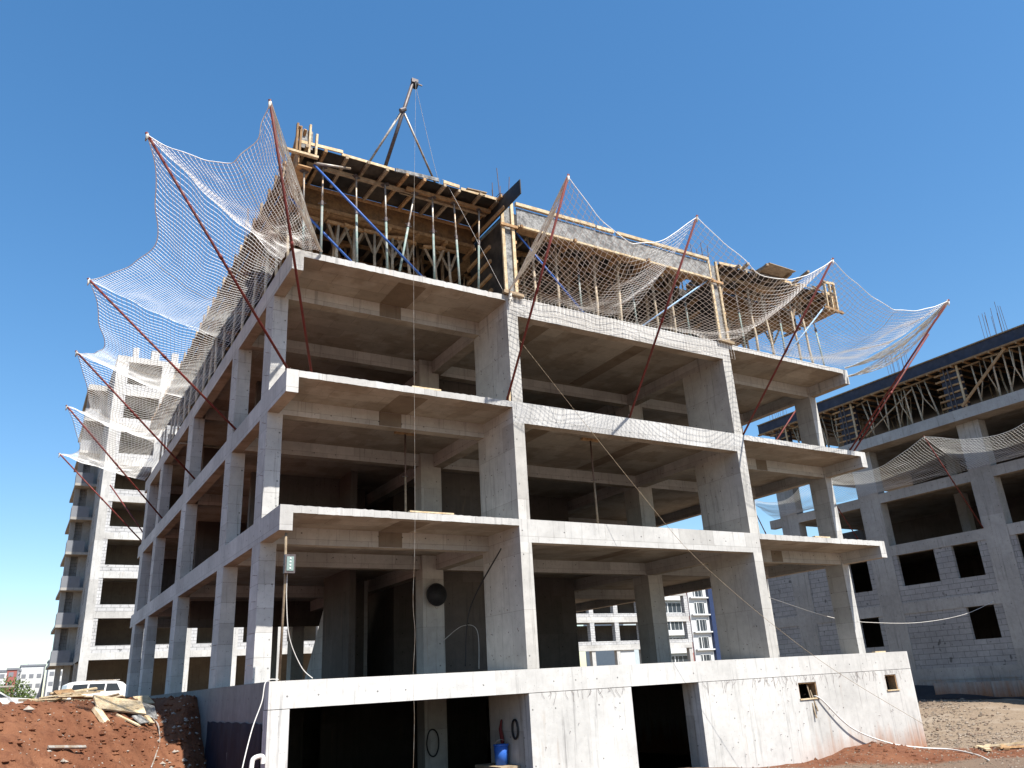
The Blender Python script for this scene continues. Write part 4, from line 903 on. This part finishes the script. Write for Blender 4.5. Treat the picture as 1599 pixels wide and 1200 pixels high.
# ------------------------------------------------------------------ pale tower at left
TB = thing('unfinished_tower_building', 'tall pale unfinished tower with wide empty window openings behind the left flank', 'building', (.15, 54, 0))
Y0 = 54.0; H0 = 3.1; nf = 8; x0 = .15; bays = 6; pit = 3.62
for i in range(bays + 1):
    x = x0 if i == 0 else .72 + pit * i - .65
    box('column', 'conc_white', TB, x, x + (.62 if i == 0 else .58), Y0 - .02, Y0 + .5, -1, H0 + nf * 3.01 + .3)
xe = .72 + pit * bays - .07
for f_ in range(nf + 1):
    z = H0 + f_ * 3.01
    box('beam', 'conc_white', TB, x0, xe, Y0 - .01, Y0 + .4, z, z + .5); box('slab', 'conc_white', TB, x0, xe, Y0 + .4, Y0 + 14, z + .34, z + .5)
    if f_ == nf: break
    for i in range(bays):
        a = .77 + pit * i if i == 0 else .65 + pit * i; b = .07 + pit * (i + 1)
        wa, wb = 1.07 + pit * i, 3.69 + pit * i
        m = MB().box(a, b, Y0 + .02, Y0 + .22, z + .5, z + 1.02)
        if wa - a > .05: m.box(a, wa, Y0 + .02, Y0 + .22, z + 1.02, z + 3.01)
        m.build('infill_wall', 'block_white', TB)
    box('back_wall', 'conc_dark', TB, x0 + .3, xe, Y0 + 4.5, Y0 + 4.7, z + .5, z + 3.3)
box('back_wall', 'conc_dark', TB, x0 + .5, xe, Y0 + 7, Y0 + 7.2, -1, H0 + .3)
# its shaded side wall with narrow openings
for f_ in range(nf):
    z = H0 + f_ * 3.01; m = MB(); y = Y0 + .5
    for wa, wb in ((Y0 + 3.6, Y0 + 4.5), (Y0 + 9.6, Y0 + 10.6)): m.box(x0, x0 + .2, y, wa, z, z + 3.01).box(x0, x0 + .2, wa, wb, z, z + 1.4).box(x0, x0 + .2, wa, wb, z + 2.7, z + 3.01); y = wb
    m.box(x0, x0 + .2, y, Y0 + 14, z, z + 3.01); m.build('side_wall', 'block', TB); box('beam', 'conc_far', TB, x0 - .015, x0 + .2, Y0 + .5, Y0 + 14, z, z + .5)
for yy in (Y0 + 4.6, Y0 + 9): box('column', 'conc_far', TB, x0, x0 + .4, yy, yy + .6, -1, H0)
for i, (a, b, h) in enumerate(((1.3, 1.75, 1.0), (2.75, 3.4, .95), (4.4, 4.95, 1.0), (5.5, 7.4, 1.05), (8.2, 8.9, 1.0), (10.5, 11.2, 1.0))): box('roof_stub', 'block_white', TB, a, b, Y0 + .3, Y0 + .9, H0 + nf * 3.01 + .5, H0 + nf * 3.01 + .5 + h)
# balcony wing
yw = 61.2; xa, xb = -1.5, x0
for f_ in range(nf):
    z = 3.05 + f_ * 2.92
    box('balcony_slab', 'conc_far', TB, xa, xb, yw - 1.2, yw + 6, z, z + .22); box('parapet', 'render_grey_and_shade', TB, xa, xb - .3, yw - 1.2, yw - 1.05, z + .22, z + 1.15)  # the wing's shade is put into the darker parapet colour
    box('parapet', 'render_grey_and_shade', TB, xa, xa + .14, yw - 1.05, yw, z + .22, z + 1.1)
    box('balcony_wall', 'block', TB, xa + .25, xb, yw + .6, yw + .8, z + .22, z + 2.92); box('balcony_pier', 'conc_far', TB, xa + .1, xa + .5, yw, yw + .5, z + .22, z + 2.92); box('balcony_pier', 'conc_far', TB, xb - .6, xb, yw, yw + .6, z + .22, z + 2.92)
box('roof_slab', 'conc_far', TB, xa, xb, yw - 1.2, yw + 6, 3.05 + nf * 2.92, 3.05 + nf * 2.92 + .5)
box('column', 'conc_far', TB, xa + .5, xa + .9, yw, yw + .5, -1, 3.05); box('column', 'conc_far', TB, xb - .6, xb - .1, yw, yw + .5, -1, 3.05)

# ------------------------------------------------------------------ buildings seen through the frame
E2 = thing('balcony_frame_building', 'white unfinished building with open balconies seen through the ground storey', 'building', (55, 60, 0))
xs_ = [46.5, 51.5, 55.0, 58.6, 62.0, 66.0]
for f_ in range(3):
    z = 2.7 + f_ * 3.05
    box('beam', 'conc_white', E2, 46, 66.5, 60, 60.4, z, z + .6); box('slab', 'conc_white', E2, 46, 66.5, 60.4, 68, z + .4, z + .6)
    for x in xs_: box('pier', 'block_white', E2, x, x + .6, 60.02, 60.6, z + .6, z + 3.05)
    box('back_wall', 'core', E2, 46, 66.5, 64, 64.2, z + .6, z + 3.0)
    for i in range(5): box('parapet', 'block_white', E2, xs_[i] + .6, xs_[i + 1], 60.06, 60.25, z + .6, z + 1.0)
for x in xs_: box('column', 'conc_white', E2, x, x + .5, 60.1, 60.6, -1, 2.7)
box('infill_wall', 'render_white', E2, 55.6, 57.6, 60.2, 60.4, -1, 2.7)
box('roof_slab', 'conc_white', E2, 46, 66.5, 60, 68, 2.7 + 3 * 3.05, 3.2 + 3 * 3.05)
E3 = thing('apartment_building', 'finished pale blue grey apartment block with navy stair strip seen through the frame', 'building', (100, 100, 0))
box('wall', 'render_pale', E3, 88, 103.5, 100, 112, -1, 24); box('wall', 'render_white', E3, 103.5, 108.2, 99.4, 112, -1, 24); box('stair_strip', 'render_navy', E3, 108.2, 112.5, 98.8, 112, -1, 26)
box('red_stripe', 'render_red', E3, 103.2, 103.5, 99.7, 100, -1, 24)
wproto = None
def window(par, x, y, z, w_, h_, bars):
    fr_ = MB().box(x, x + w_, y - .06, y - .003, z, z + h_).build('window', 'glass', par)
    m = MB().box(x - .08, x, y - .1, y - .002, z - .08, z + h_ + .08).box(x + w_, x + w_ + .08, y - .1, y - .002, z - .08, z + h_ + .08).box(x, x + w_, y - .1, y - .002, z + h_, z + h_ + .08).box(x, x + w_, y - .1, y - .002, z - .08, z)
    for i in range(bars // 2 + 1): xx = x + w_ * (i + .5 + jit(.2)) / (bars // 2 + 1); m.box(xx, xx + (.06 if i % 3 else .22), y - .09, y - .06, z, z + h_)
    m.build('frame', 'render_white', fr_)
for f_ in range(7):
    z = 1.2 + f_ * 3.1
    window(E3, 98.2, 100, z, 4.2, 1.7, 7); window(E3, 91, 100, z, 3.0, 1.7, 5); window(E3, 104.8, 99.4, z - .3, 2.4, 2.0, 5)
    box('balcony_slab', 'render_white', E3, 97.6, 102.9, 99.2, 99.99, z - .95, z - .1); box('balcony_slab', 'render_white', E3, 103.7, 108.1, 98.8, 99.39, z - .62, z - .4)
# distant rows at left
FP = [(-10, 255, 9, 15, 10.5, 'render_white'), (-1, 262, 6, 12, 12.0, 'render_white'), (5.5, 250, 4.6, 12, 12.6, 'render_white'), (11, 235, 6, 12, 13.2, 'render_white'), (-4.2, 245, 2.6, 6, 10.5, 'render_red'), (-22, 265, 11, 14, 10.5, 'render_white')]
fl = ['distant white flats left of the red block', 'distant white flats right of the red block', 'distant white flats with dark joints, third from the tower', 'distant tall white flats next to the tower foot', 'distant narrow red block among the white flats', 'distant white flats at the left frame edge']
for (x, y, w_, d_, h_, mt), l in zip(FP, fl):
    t = thing('distant_flats', l, 'apartment block', (x, y, 0), 'distant flats on the left horizon')
    box('wall', mt, t, x, x + w_, y, y + d_, -2, h_); box('roof_slab', 'render_grey_and_shade', t, x - .2, x + w_ + .2, y - .2, y + d_ + .2, h_, h_ + .5)
    box('roof_room', 'render_white', t, x + w_ * .3, x + w_ * .6, y + 3, y + 6, h_ + .5, h_ + 2)
    for f_ in range(4):
        for i in range(max(1, int(w_ / 1.9))): box('window', 'render_grey_and_shade', t, x + .4 + i * 1.9, x + 1.5 + i * 1.9, y - .05, y - .003, f_ * 2.6 + 1, f_ * 2.6 + 2.1)
    box('joint_strip', 'render_grey_and_shade', t, x + w_ - .35, x + w_ + .03, y - .1, y - .004, -2, h_)

# ------------------------------------------------------------------ cars, bush
def vehicle(label, name, cx, cy, z, rz, L, prof, W, glass, wheels):
    t = thing(name, label, name.split('_')[-1], (0, 0, 0))
    MB().prism(prof, 1, -W / 2, W / 2).build('body', 'white', t)
    for g_ in glass: MB().prism(g_, 1, -W / 2 - .012, W / 2 + .012).build('window', 'glass', t)
    for x in wheels:
        for s in (-1, 1):
            wl = MB().tube([(x, s * (W / 2 - .2), .33), (x, s * (W / 2 + .015), .33)], .33, 20).build('wheel', 'rubber', t); MB().tube([(x, s * (W / 2 + .01), .33), (x, s * (W / 2 + .025), .33)], .2, 14).build('rim', 'steel', wl)
    for s in (-1, 1): MB().box(prof[0][0] - .02, prof[0][0] + .06, s * W * .36 - .14, s * W * .36 + .14, .65, .8).build('headlight', 'lens', t)
    MB().bar((-.9, 0, max(p[1] for p in prof) + .04), (1.2, 0, max(p[1] for p in prof) + .04), W * .8, .05).build('roof_rack', 'steel', t)
    t.location = (cx, cy, z); t.rotation_euler = (0, 0, rz); return t
van = [(-2.2, .45), (2.2, .45), (2.25, .9), (2.1, 1.15), (1.35, 1.75), (.9, 1.86), (-1.7, 1.88), (-2.1, 1.7), (-2.2, 1.1)]
vehicle('white van with black side windows parked beyond the plank pile', 'white_van', *at(152, 1085, 1, 50)[:2], -.40, .12, 4.4, van, 1.8, [[(1.25, 1.2), (1.0, 1.68), (.35, 1.7), (.3, 1.2)], [(.2, 1.2), (.25, 1.7), (-.75, 1.7), (-.8, 1.2)], [(-.9, 1.2), (-.85, 1.7), (-1.75, 1.68), (-1.9, 1.2)]], (-1.45, 1.4))
car = [(-2.1, .4), (2.1, .4), (2.15, .75), (1.9, .92), (1.1, 1.0), (.4, 1.42), (-.9, 1.46), (-1.7, 1.05), (-2.1, .95)]
vehicle('silver white saloon car at the left frame edge beyond the mound', 'parked_car', *at(-30, 1090, 1, 30)[:2], -.62, .1, 4.2, car, 1.7, [[(.95, 1.02), (.4, 1.36), (-.2, 1.38), (-.2, 1.02)], [(-.28, 1.02), (-.28, 1.38), (-.85, 1.38), (-1.35, 1.05)]], (-1.35, 1.35))
bp = at(14, 1092, 1, 47)
t = thing('bush', 'leafy green bush behind the saloon car at the left frame edge', 'bush', (bp.x, bp.y, -.4))
m = MB()
for i in range(2600):
    k = R_.random(); cxx, czz, rr = ((-.9, .75, .85), (.1, .95, .95), (.9, .55, .7), (-1.9, .9, .95))[R_.randrange(4)]
    v = Vector((R_.gauss(0, 1), R_.gauss(0, 1), R_.gauss(0, 1))).normalized() * rr * R_.random() ** .4
    p = Vector((bp.x + cxx, bp.y, -.4 + czz * 1.4)) + v * 1.12 * (1 + .25 * noise.noise(v * 3)); a = Vector((jit(1), jit(1), jit(1))).normalized() * .09; b = a.orthogonal().normalized() * .05
    m.add([p - a, p + b, p + a, p - b], [(0, 1, 2, 3)])
m.build('foliage', 'leaf', t)
for k in range(4): MB().tube([(bp.x - .9 + k * .6, bp.y, -.6), (bp.x - 1.0 + k * .65, bp.y + jit(.2), .5)], .04, 6).build('stem', 'bark', t)

for o in list(bpy.data.objects):
    if '_o' in o.keys(): del o['_o']
